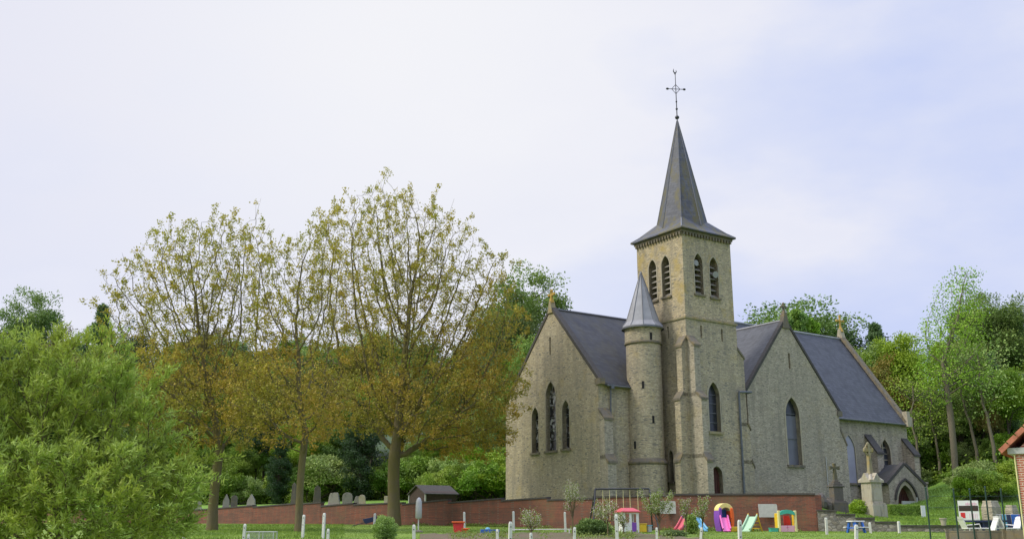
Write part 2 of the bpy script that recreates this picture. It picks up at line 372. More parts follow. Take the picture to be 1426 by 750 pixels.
# ---------------------------------------------------------------- terrain
def q_(px): return (px - 713) / 1416.0
QW = [(-900, 150), (-200, 112), (0, 100), (150, 92), (265, 85), (350, 80), (460, 75), (555, 71), (625, 68), (700, 65), (762, 62.5), (830, 60), (935, 57.5), (1135, 55), (1345, 53), (1700, 50), (2600, 50)]
qx = [q_(a) for a, b in QW]; qy = [b for a, b in QW]
def wall_depth(px): return lerp(q_(px), qx, qy)
def H(X, Y):
    q = X / Y; px = q * 1416 + 713
    y0 = lerp(q, qx, qy)
    a = lerp(px, [0, 265, 460, 660, 762, 1128, 1150, 1178, 1205, 1235, 1256, 1340, 1426], [.8, .85, 1.08, 1.3, 1.38, 1.38, .62, .42, .2, 0, -.15, -.28, -.4])
    c = lerp(px, [0, 460, 1000, 1150, 1240, 1340, 1426], [1.3, 1.4, 1.42, 1.1, .75, .8, 1.0])
    ye = lerp(px, [-900, 0, 460, 700, 1000, 1260, 1340, 1426, 2600], [180, 115, 102, 98, 112, 102, 94, 88, 80])
    e = lerp(px, [0, 700, 1200, 1340, 1426], [2.2, 2.2, 2.8, 4.2, 4.4])
    y1 = max(y0 + 6, 70)
    if Y < y1: z = a + (c - a) * max(0, (Y - y0) / (y1 - y0))
    elif Y < ye: z = c + (e - c) * ((Y - y1) / (ye - y1)) ** 1.2
    else: z = e + 26 * (1 - math.exp(-(Y - ye) * lerp(px, [0, 300, 700, 1100, 1426], [.30, .26, .2, .24, .34]) / 26))
    if Y > y1: z += .25 * math.sin(X * .21 + 1) * math.sin(Y * .17) * min(1, (Y - y1) / 20)
    return z
def hat(px, depth): X = q_(px) * depth; return Vector((X, depth, H(X, depth)))
cols = np.linspace(-900, 2600, 150); rows = list(np.arange(0, 6, .5)) + list(np.arange(6, 60, 2)) + list(np.arange(60, 260, 8))
vs = []; 
rows = [-9] + rows
for cpx in cols:
    y0 = wall_depth(cpx) + .2
    X = q_(cpx) * y0; vs.append((X, y0, -1.2))
    for t in rows[1:]: Y = y0 + t; X = q_(cpx) * Y; vs.append((X, Y, H(X, Y)))
nr = len(rows); fs = [(i * nr + j, (i + 1) * nr + j, (i + 1) * nr + j + 1, i * nr + j + 1) for i in range(len(cols) - 1) for j in range(nr - 1)]
cy = npmesh('churchyard_ground', np.array(vs), np.array(fs), ['grass2', 'floor'], smooth=True); structure(cy)
mi = []
for f in fs:
    c = np.mean([vs[i] for i in f], axis=0); px = c[0] / c[1] * 1416 + 713
    mi.append(1 if c[1] > lerp(px, [-900, 0, 460, 700, 1000, 1260, 1340, 1426, 2600], [180, 113, 100, 96, 110, 101, 95, 90, 82]) else 0)
cy.data.polygons.foreach_set('material_index', mi)
xs = list(np.linspace(-900, -60, 8)) + list(np.arange(-55, 56, 2.5)) + list(np.linspace(60, 900, 8)); ys = [-300, -60, -20] + list(np.arange(0, 112, 2)) + [130, 200, 400, 900]
vs = [(x, y, frontz(y) + (.03 * math.sin(x * .9) * math.sin(y * .7) if 20 < y < 60 else 0)) for x in xs for y in ys]; nr = len(ys)
g = npmesh('lawn', np.array(vs), np.array([(i * nr + j, (i + 1) * nr + j, (i + 1) * nr + j + 1, i * nr + j + 1) for i in range(len(xs) - 1) for j in range(nr - 1)]), 'grass', smooth=True); structure(g)
# bare garden bed in front of the playground
vs = []; bx = np.linspace(585, 985, 60); by = np.linspace(0, 1, 12)
for i, px in enumerate(bx):
    for j, t in enumerate(by):
        d0 = 40; d1 = lerp(px, [585, 600, 760, 900, 985], [47.5, 49, 50.5, 49, 43]) + .5 * math.sin(px * .13)
        p = gat(px, d0 + (d1 - d0) * t); vs.append((p.x, p.y, p.z + .035 + .02 * math.sin(px * .31 + t * 9)))
bed = npmesh('garden_bed', np.array(vs), np.array([(i * 12 + j, (i + 1) * 12 + j, (i + 1) * 12 + j + 1, i * 12 + j + 1) for i in range(59) for j in range(11)]), 'soil', smooth=True); structure(bed)

# ---------------------------------------------------------------- church
church = thing('church', 'old grey-yellow stone village church with slate roofs, square belfry and pointed spire', 'church', (O.x, O.y, ZG), YAW)
OFF = (0, 0, ZG)
def front(v): return lambda a, z, d: (a, v + d, z)       # walls that face right-front
def left(u): return lambda a, z, d: (u + d, a, z)        # walls that face left-front
def lancet(c, w, z0, zt, n=7, k=1.05):
    """pointed opening outline; arcs of radius k*w"""
    h = w / 2; r = k * w; zc = zt - math.sqrt(max(r * r - (r - h) ** 2, .01)); pts = [(c - h, z0), (c + h, z0), (c + h, zc)]
    a1 = math.acos((r - h) / r)
    for i in range(1, n): a = a1 * i / n; pts.append((c + h - r + r * math.cos(a), zc + r * math.sin(a)))
    pts.append((c, zt))
    for i in range(n - 1, 0, -1): a = a1 * i / n; pts.append((c - h + r - r * math.cos(a), zc + r * math.sin(a)))
    pts.append((c - h, zc)); return pts
def rectp(c, w, z0, z1): return [(c - w / 2, z0), (c + w / 2, z0), (c + w / 2, z1), (c - w / 2, z1)]
def offs(poly, d):
    n = len(poly); out = []
    for i in range(n):
        p0, p1, p2 = Vector(poly[i - 1]), Vector(poly[i]), Vector(poly[(i + 1) % n])
        e1 = (p1 - p0).normalized(); e2 = (p2 - p1).normalized(); n1 = Vector((e1.y, -e1.x)); n2 = Vector((e2.y, -e2.x))
        m = (n1 + n2); m = m / max(m.length_squared / 2, .3); out.append((p1.x + m.x * d, p1.y + m.y * d))
    return out
def window(fn, hole, depth=.32, ring=.13, pane='glass', sill=.12, bars=(), mullion=0, name='window', barm='leadd', sillm='capst'):
    n = len(hole); xs_ = [p[0] for p in hole]; zs = [p[1] for p in hole]
    p = MB(); tri = tessellate_polygon([[Vector((a, b, 0)) for a, b in hole]]); p.add([fn(a, b, depth) for a, b in hole], [tuple(t) for t in tri])
    w = p.obj(name, pane, church, OFF)
    if ring:
        s = MB(); out = offs(hole, ring); s.panel(out, [hole], fn, -.025, 0); s.rim(out, fn, -.025, .05); s.rim(hole, fn, -.025, depth - .003)
        s.obj('surround', 'dressed', w, OFF)
    if sill:
        s = MB(); c0, c1 = min(xs_) - ring - .02, max(xs_) + ring + .02
        s.prism([(c0, min(zs) - sill), (c1, min(zs) - sill), (c1, min(zs) + .02), (c0, min(zs) + .02)], fn, -.12, depth - .01); s.obj('sill', sillm, w, OFF)
    if bars or mullion:
        s = MB(); 
        for z in bars: s.prism([(min(xs_), z - .025), (max(xs_), z - .025), (max(xs_), z + .025), (min(xs_), z + .025)], fn, depth - .05, depth - .004)
        c = (min(xs_) + max(xs_)) / 2
        if mullion: s.prism([(c - mullion / 2, min(zs)), (c + mullion / 2, min(zs)), (c + mullion / 2, max(zs) - .05), (c - mullion / 2, max(zs) - .05)], fn, depth - .08, depth - .006)
        s.obj('glazing_bars', barm, w, OFF)
    return w
def slit(fn, c, w, z0, z1):
    h = rectp(c, w, z0, z1); return h
def slitpane(fn, h):
    p = MB(); p.add([fn(a, b, .3) for a, b in h], [(0, 1, 2, 3)]); s = p.obj('slit_opening', 'void', church, OFF); return s
ZB = -.6
M['goldstone'] = smooth_stone('orange_lichened_stone', (.42, .27, .06), (.55, .36, .08), .3)
# --- tower
T = 4.8
bf = [lancet(1.47, .82, 15.55, 18.55), lancet(2.98, .82, 15.5, 18.5)]
bl = [lancet(3.15, .82, 15.5, 18.56), lancet(1.78, .82, 15.55, 18.56)]
m = MB(); m.panel([(0, 13.83), (T, 13.83), (T, 20.1), (0, 20.1)], bf, front(0), 0, .42)
m.panel([(0, 13.83), (T, 13.83), (T, 20.1), (0, 20.1)], bl, left(0), 0, .42)
m.panel([(0, 13.83), (T, 13.83), (T, 20.1), (0, 20.1)], [], front(T)); m.panel([(0, 13.83), (T, 13.83), (T, 20.1), (0, 20.1)], [], left(T))
m.obj('belfry_wall', 'wall_y', church, OFF)
e = .07
fs_ = [slit(front(-e), 1.38, .16, 12.45, 13.32), slit(front(-e), 3.4, .16, 12.42, 13.3)]; tw = lancet(2.28, 1.08, 6.05, 9.45); dr = lancet(2.2, 1.02, 1.5, 3.75, k=.6)
ls_ = [slit(left(-e), 1.72, .16, 12.5, 13.4)]; lw = lancet(1.9, .42, 2.7, 4.85)
m = MB(); m.panel([(-e, ZB), (T + e, ZB), (T + e, 13.75), (-e, 13.75)], fs_ + [tw, dr], front(-e), 0, .34)
m.panel([(-e, ZB), (T + e, ZB), (T + e, 13.75), (-e, 13.75)], ls_ + [lw], left(-e), 0, .3)
m.panel([(-e, ZB), (T + e, ZB), (T + e, 13.75), (-e, 13.75)], [], front(T + e)); m.panel([(-e, ZB), (T + e, ZB), (T + e, 13.75), (-e, 13.75)], [], left(T + e))
m.obj('tower_wall', 'wall', church, OFF)
for h in fs_: slitpane(front(-e), h)
for h in ls_: slitpane(left(-e), h)
m = MB()
for (a, b, z0, z1) in ((.07, .16, 13.70, 13.80), (.07, .10, 13.80, 13.86)):
    m.bb(-b, T + b, -b, T + b, z0, z1)
m.obj('string_course', 'lichenstone', church, OFF)
window(front(-e), tw, .34, .15, 'darkglass', .16, bars=(6.7, 7.35, 8.0, 8.6), mullion=.0, sillm='lichenstone')
window(left(-e), lw, .3, .1, 'void', .1)
d = MB(); tri = tessellate_polygon([[Vector((a, b, 0)) for a, b in dr]]); d.add([front(-e)(a, b, .32) for a, b in dr], [tuple(t) for t in tri])
d = d.obj('door', 'doorbrown', church, OFF)
s = MB()
for k in range(5): s.bb(1.72 + k * .2, 1.735 + k * .2, .22, .255, 1.5, 3.5)
s.obj('door_boards', 'wooddark', d, OFF)
s = MB(); o2 = offs(dr, .18); s.panel(o2, [dr], front(-e), -.03, 0); s.rim(o2, front(-e), -.03, .05); s.rim(dr, front(-e), -.03, .31); s.obj('surround', 'dressed', d, OFF)
# belfry openings: dark, with slanting louvre boards
for (fn, hs) in ((front(0), bf), (left(0), bl)):
    for h in hs:
        p = MB(); tri = tessellate_polygon([[Vector((a, b, 0)) for a, b in h]]); p.add([fn(a, b, .75) for a, b in h], [tuple(t) for t in tri]); w = p.obj('belfry_opening', 'void', church, OFF)
        s = MB(); out = offs(h, .1); s.panel(out, [h], fn, -.025, 0); s.rim(out, fn, -.025, .05); s.rim(h, fn, -.025, .74); s.obj('surround', 'dressed', w, OFF)
        c0 = min(a for a, b in h); c1 = max(a for a, b in h); z0 = h[0][1]
        s = MB(); s.prism([(c0 - .12, z0 - .12), (c1 + .12, z0 - .12), (c1 + .12, z0 + .02), (c0 - .12, z0 + .02)], fn, -.13, .3); s.obj('sill', 'capst', w, OFF)
        for k in range(6):
            z = z0 + .12 + k * .42; hw = (c1 - c0) / 2 * (1 if k < 5 else .8); c = (c0 + c1) / 2; s = MB()
            pts = [fn(c - hw, z, .2), fn(c + hw, z, .2), fn(c + hw, z + .26, .6), fn(c - hw, z + .26, .6)]
            pts2 = [(x, y, q + .05) for x, y, q in pts]; s.add(pts + pts2, [(0, 1, 2, 3), (7, 6, 5, 4), (0, 1, 5, 4), (1, 2, 6, 5), (2, 3, 7, 6), (3, 0, 4, 7)])
            s.obj('louvre', 'louvre', w, OFF)
# cornice with corbel blocks
m = MB(); m.bb(-.14, T + .14, -.14, T + .14, 19.93, 20.12)
for k in range(17):
    a = .02 + k * (T - .04 - .14) / 16
    m.bb(a, a + .14, -.17, -.0, 19.72, 19.93); m.bb(-.17, 0, a, a + .14, 19.72, 19.93)
m.obj('cornice', 'capst', church, OFF)
# spire on its square skirt
c = T / 2; m = MB(); ov = .32
sq = lambda h, z: [(c - h, c - h, z), (c + h, c - h, z), (c + h, c + h, z), (c - h, c + h, z)]
m.add(sq(c + ov, 20.12) + sq(c + ov, 20.2) + sq(c - .15, 20.55) + sq(.9, 21.95), [(3, 2, 1, 0)] + [(4 * i + k, 4 * i + (k + 1) % 4, 4 * i + 4 + (k + 1) % 4, 4 * i + 4 + k) for i in range(3) for k in range(4)] + [(12, 13, 14, 15)])
m.obj('spire_skirt', 'slate3', church, OFF)
m = MB(); m.lathe((c, c, 0), [(2.04, 20.5), (1.95, 20.9), (.04, 29.75)], 8, a0=0); sp = m.obj('spire', 'slate3', church, OFF)
m = MB()
for k in range(8): a = k * math.pi / 4; m.tube([(c + 1.96 * math.cos(a), c + 1.96 * math.sin(a), 20.9), (c + .05 * math.cos(a), c + .05 * math.sin(a), 29.7)], .035, 4)
m.obj('ridge_flashing', 'leadd', sp, OFF)
# skirt hip leadwork
m = MB()
for sx in (-1, 1):
    for sy in (-1, 1): m.tube([(c + sx * (c + ov), c + sy * (c + ov), 20.22), (c + sx * (c - .15), c + sy * (c - .15), 20.57), (c + sx * 1.38, c + sy * 1.38, 21.42)], .035, 4)
m.obj('hip_flashing', 'lead', sp, OFF)
# finial cross
m = MB(); m.tube([(c, c, 29.5), (c, c, 33.6)], [.045, .025], 6); m.ell((c, c, 30.0), (.17, .17, .15)); m.ell((c, c, 30.7), (.09, .09, .1)); m.ell((c, c, 31.3), (.07, .07, .08))
ca, sa = math.cos(-.5), math.sin(-.5)
def cr(x, z): return (c + x * ca, c + x * sa, z)
m.tube([cr(-.62, 32.35), cr(.62, 32.35)], .028, 5)
for sx in (-1, 1):
    m.ell(cr(sx * .66, 32.35), (.13, .1, .08)); m.tube([cr(sx * .32, 32.35), cr(sx * .2, 32.5), cr(0, 32.72)], .022, 4); m.tube([cr(sx * .32, 32.35), cr(sx * .2, 32.2), cr(0, 31.95)], .022, 4)
m.ell(cr(0, 33.65), (.05, .05, .12)); m.tube([cr(0, 33.55), cr(-.13, 33.85), cr(-.1, 34.05)], [.03, .045, .01], 5); m.tube([cr(0, 33.6), cr(.1, 33.8), cr(.08, 33.95)], [.03, .04, .01], 5)
m.obj('spire_cross', 'iron', church, OFF)
# loudspeakers in the belfry openings
m = MB(); P_ = (1.42, -.02, 17.72)
m.tube([(1.34, .25, 17.85), (1.34, .05, 17.85)], [.1, .22], 14); sp1 = m.obj('horn_loudspeaker', 'hgrey', church, OFF)
m = MB(); m.tube([(3.05, .3, 17.25), (3.05, 0, 17.22), (3.03, -.12, 17.2)], [.08, .13, .24], 14); m.obj('horn_loudspeaker', 'hgrey', church, OFF)
# --- buttresses
def butt(fn, a0, a1, stages, name='buttress'):
    """stages: (z_top, projection) from the top down"""
    m = MB(); cps = []; pz = stages
    for i, (zt, p) in enumerate(pz):
        zb = pz[i + 1][0] if i + 1 < len(pz) else ZB
        # body: side profile as a prism along a
        prev = pz[i - 1][1] if i else 0
        prof = [(0, zb), (p, zb), (p, zt - .18), (prev, zt + .25 if i else zt + .45), (0, zt + .25 if i else zt + .45)]
        n = len(prof)
        V0 = [fn(a0, z, -q) for q, z in prof] + [fn(a1, z, -q) for q, z in prof]
        m.add(V0, [tuple(range(n)), tuple(range(2 * n - 1, n - 1, -1))] + [(k, (k + 1) % n, n + (k + 1) % n, n + k) for k in range(n)])
        hh = (zt + .25 if i else zt + .45); o_ = .07
        prof = [(prev - .02, hh - .08), (p + o_, zt - .30), (p + o_, zt - .14), (prev + .02, hh + .1)]
        V0 = [fn(a0 - o_, z, -q) for q, z in prof] + [fn(a1 + o_, z, -q) for q, z in prof]
        cp = MB(); cp.add(V0, [(0, 1, 2, 3), (7, 6, 5, 4)] + [(k, (k + 1) % 4, 4 + (k + 1) % 4, 4 + k) for k in range(4)]); cps.append(cp)
    b = m.obj(name, 'wall_r' if fn(0, 0, 0)[1] != 0 else 'wall', church, OFF); [q.obj('weathering', 'capst', b, OFF) for q in cps]; return b
butt(front(-e), -.02, .52, [(11.95, .62), (8.3, 1.1), (4.2, 1.35)]); butt(left(-e), -.02, .52, [(11.95, .45), (8.3, .78), (4.2, 1.0)])
R5 = lambda a, z, d: (T + e - d, a, z)
butt(R5, -.03, .8, [(11.6, .62), (6.6, .85), (4.0, 1.05)])
# --- stair turret
tc_ = (-1.64, 2.6)
m = MB(); m.lathe((tc_[0], tc_[1], 0), [(1.33, ZB), (1.33, 3.9), (1.21, 4.05), (1.21, 12.05), (1.27, 12.1), (1.27, 13.17)], 40)
tu = m.obj('turret_wall', 'wall', church, OFF, smooth=False); 
m = MB(); m.lathe((tc_[0], tc_[1], 0), [(1.33, 3.8), (1.41, 3.88), (1.41, 3.98), (1.21, 4.22)], 40); m.obj('string_course', 'capst', church, OFF)
m = MB(); m.lathe((tc_[0], tc_[1], 0), [(1.21, 11.98), (1.32, 12.04), (1.32, 12.14), (1.27, 12.2)], 40); m.obj('string_course', 'capst', church, OFF)
m = MB(); m.lathe((tc_[0], tc_[1], 0), [(1.25, 13.1), (1.46, 13.2), (1.46, 13.27), (1.19, 13.62), (.08, 17.1)], 10, a0=.25); tr_ = m.obj('turret_roof', 'lead', church, OFF)
m = MB()
for k in range(10): a = .25 + k * math.pi / 5; m.tube([(tc_[0] + r * math.cos(a), tc_[1] + r * math.sin(a), z) for r, z in ((1.46, 13.27), (1.2, 13.63), (.09, 17.1))], .028, 4)
m.ell((tc_[0], tc_[1], 17.1), (.1, .1, .25)); m.lathe((tc_[0], tc_[1], 0), [(1.49, 13.1), (1.49, 13.2)], 40); m.obj('lead_rolls', 'leadd', tr_, OFF)
for (x, y0, y1) in ((906.5, 462, 473), (895.5, 530.5, 540), (909.8, 578, 589), (884.4, 614, 624)):
    # slits set into the round wall where the photo shows them
    r0 = ray(x, (y0 + y1) / 2); 
    uu = r0.dot(UV), r0.dot(VV); ou = O.dot(UV), O.dot(VV)
    A_ = uu[0] ** 2 + uu[1] ** 2; bx_, by_ = ou[0] + tc_[0], ou[1] + tc_[1]; rad = 1.21 if y0 > 480 else 1.27
    B_ = uu[0] * bx_ + uu[1] * by_; C_ = bx_ ** 2 + by_ ** 2 - rad ** 2; t_ = (B_ - math.sqrt(B_ ** 2 - A_ * C_)) / A_
    an = math.atan2(uu[1] * t_ - by_, uu[0] * t_ - bx_); zc = r0.z * t_; m = MB()
    m.box((tc_[0] + (rad - .02) * math.cos(an), tc_[1] + (rad - .02) * math.sin(an), zc), (.08, .16, .5), rz=an); s_ = m.obj('slit_opening', 'void', church, OFF)
# --- chancel (left wing)
uL, vL, vr, hw = -5.44, 3.0, 8.25, 5.25; v2 = vr + 5.9; zE, zA = 9.35, 15.15
lan = [lancet(10.3, .86, 4.92, 8.2), lancet(8.38, 1.22, 4.95, 9.85), lancet(6.62, .84, 5.0, 8.35)]; sl = rectp(8.4, .18, 11.8, 13.1)
m = MB(); m.panel([(v2, ZB), (v2, 8.7), (vr, 15.2), (vL, 9.35), (vL, ZB)][::-1], lan + [sl], left(uL), 0, .36)
m.panel([(uL, ZB), (3, ZB), (3, 9.3), (uL, 9.3)], [], front(vL)); m.panel([(uL, ZB), (3, ZB), (3, 8.7), (uL, 8.7)], [], front(v2))
m.obj('chancel_wall', 'wall', church, OFF); slitpane(left(uL), sl)
for h in lan: window(left(uL), h, .36, .12, 'glass', .14, bars=[h[0][1] + k * .8 for k in range(1, int((h[2][1] - h[0][1]) / .8) + 2)])
def slab(m, p, t):
    """p: 4 corner points of a roof slope, thickness t downward"""
    n = len(p); m.add(p + [(x, y, z - t) for x, y, z in p], [tuple(range(n)), tuple(range(2 * n - 1, n - 1, -1))] + [(k, (k + 1) % n, n + (k + 1) % n, n + k) for k in range(n)])
m = MB(); slab(m, [(uL + .35, vL - .28, 9.13), (4, vL - .28, 9.13), (4, vr, 15.16), (uL + .35, vr, 15.16)], .12)
slab(m, [(uL + .35, v2 + .3, 8.35), (4, v2 + .3, 8.35), (4, vr, 15.16), (uL + .35, vr, 15.16)], .12); rf = m.obj('chancel_roof', 'slate', church, OFF)
m = MB(); m.tube([(uL + .35, vr, 15.18), (4, vr, 15.18)], .09, 6); m.obj('ridge_tiles', 'leadd', rf, OFF)
def coping(fn, pts, w, t, name, mt, d0=-.06):
    m = MB()
    for (a, b) in zip(pts[:-1], pts[1:]):
        A, B = Vector(a), Vector(b); n_ = Vector((-(B - A).y, (B - A).x)).normalized()
        if n_.y < 0: n_ = -n_
        m.prism([tuple(A - n_ * .04), tuple(B - n_ * .04), tuple(B + n_ * t), tuple(A + n_ * t)], fn, d0, w)
    return m.obj(name, mt, church, OFF)
coping(left(uL), [(vL - .1, 9.3), (vr, 15.2), (v2 + .05, 8.7)], .42, .17, 'coping', 'coping')
m = MB(); m.prism([(vr - .28, 14.85), (vr + .28, 14.85), (vr + .07, 15.75), (vr - .07, 15.75)], left(uL), -.12, .3); m.obj('apex_stone', 'lichenstone', church, OFF); m = MB(); m.bb(uL - .1, uL + .28, vL - .42, vL + .25, 9.05, 9.45)
m.obj('kneeler_stone', 'capst', church, OFF)
def stonecross(fn, a, z, s, mt, d=.1):
    m = MB(); m.prism([(a - .09 * s, z), (a + .09 * s, z), (a + .07 * s, z + 1.1 * s), (a - .07 * s, z + 1.1 * s)], fn, 0, .16 * s + .04)
    m.prism([(a - .42 * s, z + .58 * s), (a + .42 * s, z + .58 * s), (a + .42 * s, z + .78 * s), (a - .42 * s, z + .78 * s)], fn, .01, .15 * s + .03)
    for (x, y) in ((-.42, .68), (.42, .68), (0, 1.1)):
        m.prism([(a + (x - .12) * s, y * s + z), (a + x * s, (y - .15) * s + z), (a + (x + .12) * s, y * s + z), (a + x * s, (y + .15) * s + z)], fn, -.01, .17 * s + .04)
    m.prism([(a - .2 * s, z - .1), (a + .2 * s, z - .1), (a + .1 * s, z + .25 * s), (a - .1 * s, z + .25 * s)], fn, -.05, .2 * s + .06)
    return m.obj('gable_cross', mt, church, OFF)
stonecross(left(uL), vr, 15.75, .72, 'goldstone')
m = MB(); m.tube([(uL + .5, vL - .33, 9.0), (3.2, vL - .33, 8.98)], .07, 8); m.obj('gutter', 'leadd', church, OFF)
m = MB(); m.tube([(uL + .95, vL - .33, 9.0), (uL + .95, vL - .18, 8.8), (uL + .95, vL - .12, 7.5), (uL + .95, vL - .12, 1.2)], .06, 8); m.box((uL + .95, vL - .3, 8.95), (.26, .22, .3)); m.obj('downpipe', 'pipe', church, OFF)
butt(front(vL), uL + .02, uL + .75, [(6.95, .55), (4.1, .8)])
# --- nave (long blue roof)
vN, uE, zNe, zNr = 2.7, 27.3, 8.5, 16.3; vN2 = 2 * vr - vN
w1 = lancet(20.05, 1.42, 3.1, 6.9); w2 = lancet(24.72, 1.3, 4.55, 6.75)
m = MB(); m.panel([(4.8, ZB), (uE + .6, ZB), (uE + .6, 8.4), (4.8, 8.4)], [w1, w2], front(vN), 0, .3)
m.panel([(7, ZB), (uE + .6, ZB), (uE + .6, 8.4), (7, 8.4)], [], front(vN2))
m.panel([(vN, ZB), (vN2, ZB), (vN2, 8.4), (vr, 16.5), (vN, 8.4)], [], left(uE + .6)); m.panel([(vN, ZB), (vN2, ZB), (vN2, 8.4), (vr, 16.2), (vN, 8.4)], [], left(7.1))
m.obj('nave_wall', 'wall_r', church, OFF)
window(front(vN), w1, .05, .1, 'lilac', .14, barm='leadd', bars=())
window(front(vN), w2, .3, .16, 'darkglass', .14, bars=(5.1, 5.6, 6.1), mullion=.07, barm='dressed')
m = MB(); slab(m, [(7, vN - .3, 8.22), (uE, vN - .3, 8.22), (uE, vr, zNr), (7, vr, zNr)], .13); slab(m, [(7, vN2 + .3, 8.22), (uE, vN2 + .3, 8.22), (uE, vr, zNr), (7, vr, zNr)], .13)
rf = m.obj('nave_roof', 'slate2', church, OFF)
m = MB(); m.tube([(7, vr, zNr + .03), (uE, vr, zNr + .03)], .1, 6); m.obj('ridge_tiles', 'lead', rf, OFF)
m = MB(); m.tube([(16.2, vN - .36, 8.12), (uE + .3, vN - .36, 8.08)], .09, 8); m.obj('gutter', 'leadd', church, OFF)
coping(left(uE), [(vN - .35, 8.2), (vr, zNr + .2), (vN2 + .3, 8.2)], .5, .2, 'coping', 'capst', 0)
m = MB(); m.bb(uE, uE + .65, vN - .6, vN + .05, 7.9, 8.75); m.bb(uE + .1, uE + .55, vN - .5, vN - .05, 8.75, 9.2); m.obj('kneeler_stone', 'dressed', church, OFF); m = MB(); m.prism([(vr - .3, zNr + .1), (vr + .3, zNr + .1), (vr + .1, zNr + .95), (vr - .1, zNr + .95)], left(uE), 0, .5)
m.obj('apex_stone', 'dressed', church, OFF)
gc = MB(); RZ = lambda a, z, d: (uE + .2 + a * .8, vr + a * .1, z)
def rightcross(u, v, z, s, mt):
    m = MB(); m.tube([(u, v, z - .3), (u, v, z + 1.2 * s)], .09 * s, 6); m.tube([(u - .42 * s, v + .05, z + .75 * s), (u + .42 * s, v - .05, z + .75 * s)], .085 * s, 6)
    for p in ((u - .42 * s, v + .05, z + .75 * s), (u + .42 * s, v - .05, z + .75 * s), (u, v, z + 1.2 * s)): m.ell(p, (.14 * s, .1 * s, .14 * s), 8, 6)
    m.lathe((u, v, z - .3), [(.28 * s, 0), (.2 * s, .2), (.1 * s, .45)], 8); return m.obj('gable_cross', mt, church, OFF)
rightcross(uE + .25, vr, zNr + 1.0, .95, 'goldstone')
def sloped(u0, u1, v, z_t, z_s, p, mt='wall_r'):
    return butt(front(v), u0, u1, [(z_t, p), (z_t - 2.3, p + .35)])
def bigbutt(u0, u1, p, zt, zl):
    m = MB(); cp = MB(); prof = [(0, ZB), (p, ZB), (p, zl), (0, zt)]; fn = front(vN); n = 4
    V0 = [fn(u0, z, -q) for q, z in prof] + [fn(u1, z, -q) for q, z in prof]
    m.add(V0, [tuple(range(n)), tuple(range(2 * n - 1, n - 1, -1))] + [(k, (k + 1) % n, n + (k + 1) % n, n + k) for k in range(n)]); b = m.obj('buttress', 'wall_r', church, OFF)
    prof = [(p + .1, zl - .12), (p + .1, zl + .06), (-.02, zt + .2), (-.02, zt)]
    V0 = [fn(u0 - .08, z, -q) for q, z in prof] + [fn(u1 + .08, z, -q) for q, z in prof]
    cp.add(V0, [(0, 1, 2, 3), (7, 6, 5, 4)] + [(k, (k + 1) % 4, 4 + (k + 1) % 4, 4 + k) for k in range(4)]); cp.obj('weathering', 'coping', b, OFF)
bigbutt(22.2, 22.95, 1.0, 6.9, 5.5); bigbutt(27.1, 27.8, 1.0, 6.8, 5.5)
# --- transept
vR, uA, uR, uT0 = 1.0, 11.42, 16.9, 6.75
tw_ = lancet(11.5, 1.5, 4.15, 9.15); sl = rectp(11.6, .2, 11.3, 12.5)
zlt = 9.3; zrt = 8.4; zap = 14.9
m = MB(); m.panel([(uT0, ZB), (uR, ZB), (uR, zrt), (uA, zap), (uT0, zlt)], [tw_, sl], front(vR), 0, .34)
m.panel([(vR, ZB), (9, ZB), (9, 9.2), (vR, 9.2)], [], left(uT0)); m.panel([(vR, ZB), (vN + .1, ZB), (vN + .1, 8.3), (vR, 8.3)], [], left(uR))
m.panel([(4.9, ZB), (uT0 + .05, ZB), (uT0 + .05, 8.9), (4.9, 8.9)], [], front(vR + .55))
m.obj('transept_wall', 'wall_r', church, OFF); slitpane(front(vR), sl)
w = window(front(vR), tw_, .34, .16, 'greyglaze', .16, bars=(6.1, 7.95), mullion=0)
m = MB(); up = [p for p in lancet(11.5, 1.48, 7.95, 9.14)]; tri = tessellate_polygon([[Vector((a, b, 0)) for a, b in up]]); m.add([front(vR)(a, b, .325) for a, b in up], [tuple(t) for t in tri]); m.obj('upper_pane', 'darkglass', w, OFF)
m = MB(); sL = (zap - zlt) / (uA - uT0); sR = (zap - zrt) / (uR - uA); zt_ = zap + .12
slab(m, [(uT0 - .35, vR + .1, zt_ - sL * (uA - uT0 + .35)), (uA, vR + .1, zt_), (uA, 7.6, zt_), (uT0 - .35, 7.6, zt_ - sL * (uA - uT0 + .35))], .12)
slab(m, [(uR + .3, vR + .1, zt_ - sR * (uR + .3 - uA)), (uA, vR + .1, zt_), (uA, 7.6, zt_), (uR + .3, 7.6, zt_ - sR * (uR + .3 - uA))], .12)
rf = m.obj('transept_roof', 'slate2', church, OFF); m = MB(); m.tube([(uA, vR + .1, zt_ + .02), (uA, 7.6, zt_ + .02)], .09, 6); m.obj('ridge_tiles', 'lead', rf, OFF)
coping(front(vR), [(uT0 - .25, zlt - .25), (uA, zap + .12), (uR + .15, zrt - .1)], .3, .16, 'coping', 'coping')
m = MB(); m.prism([(uA - .4, zap - .5), (uA + .4, zap - .5), (uA + .12, zap + .75), (uA - .12, zap + .75)], front(vR), -.1, .28); m.obj('apex_stone', 'capst', church, OFF); m = MB(); m.bb(uR - .2, uR + .35, vR - .08, vR + .5, zrt - .35, zrt + .05); m.obj('kneeler_stone', 'capst', church, OFF)
stonecross(front(vR), uA, zap + .75, .62, 'capst')
m = MB(); prof = [(uR, ZB), (uR + .72, ZB), (uR + .72, 5.9), (uR + .05, 7.1), (uR, 7.1)]; m.prism(prof, front(vR), .05, .85); b_ = m.obj('buttress', 'wall_r', church, OFF)
m = MB(); m.prism([(uR + .72, 5.8), (uR + .82, 5.88), (uR + .06, 7.3), (uR, 7.1)], front(vR), .0, .9); m.obj('weathering', 'capst', b_, OFF)
m = MB(); gx, gz = 5.55, 9.02
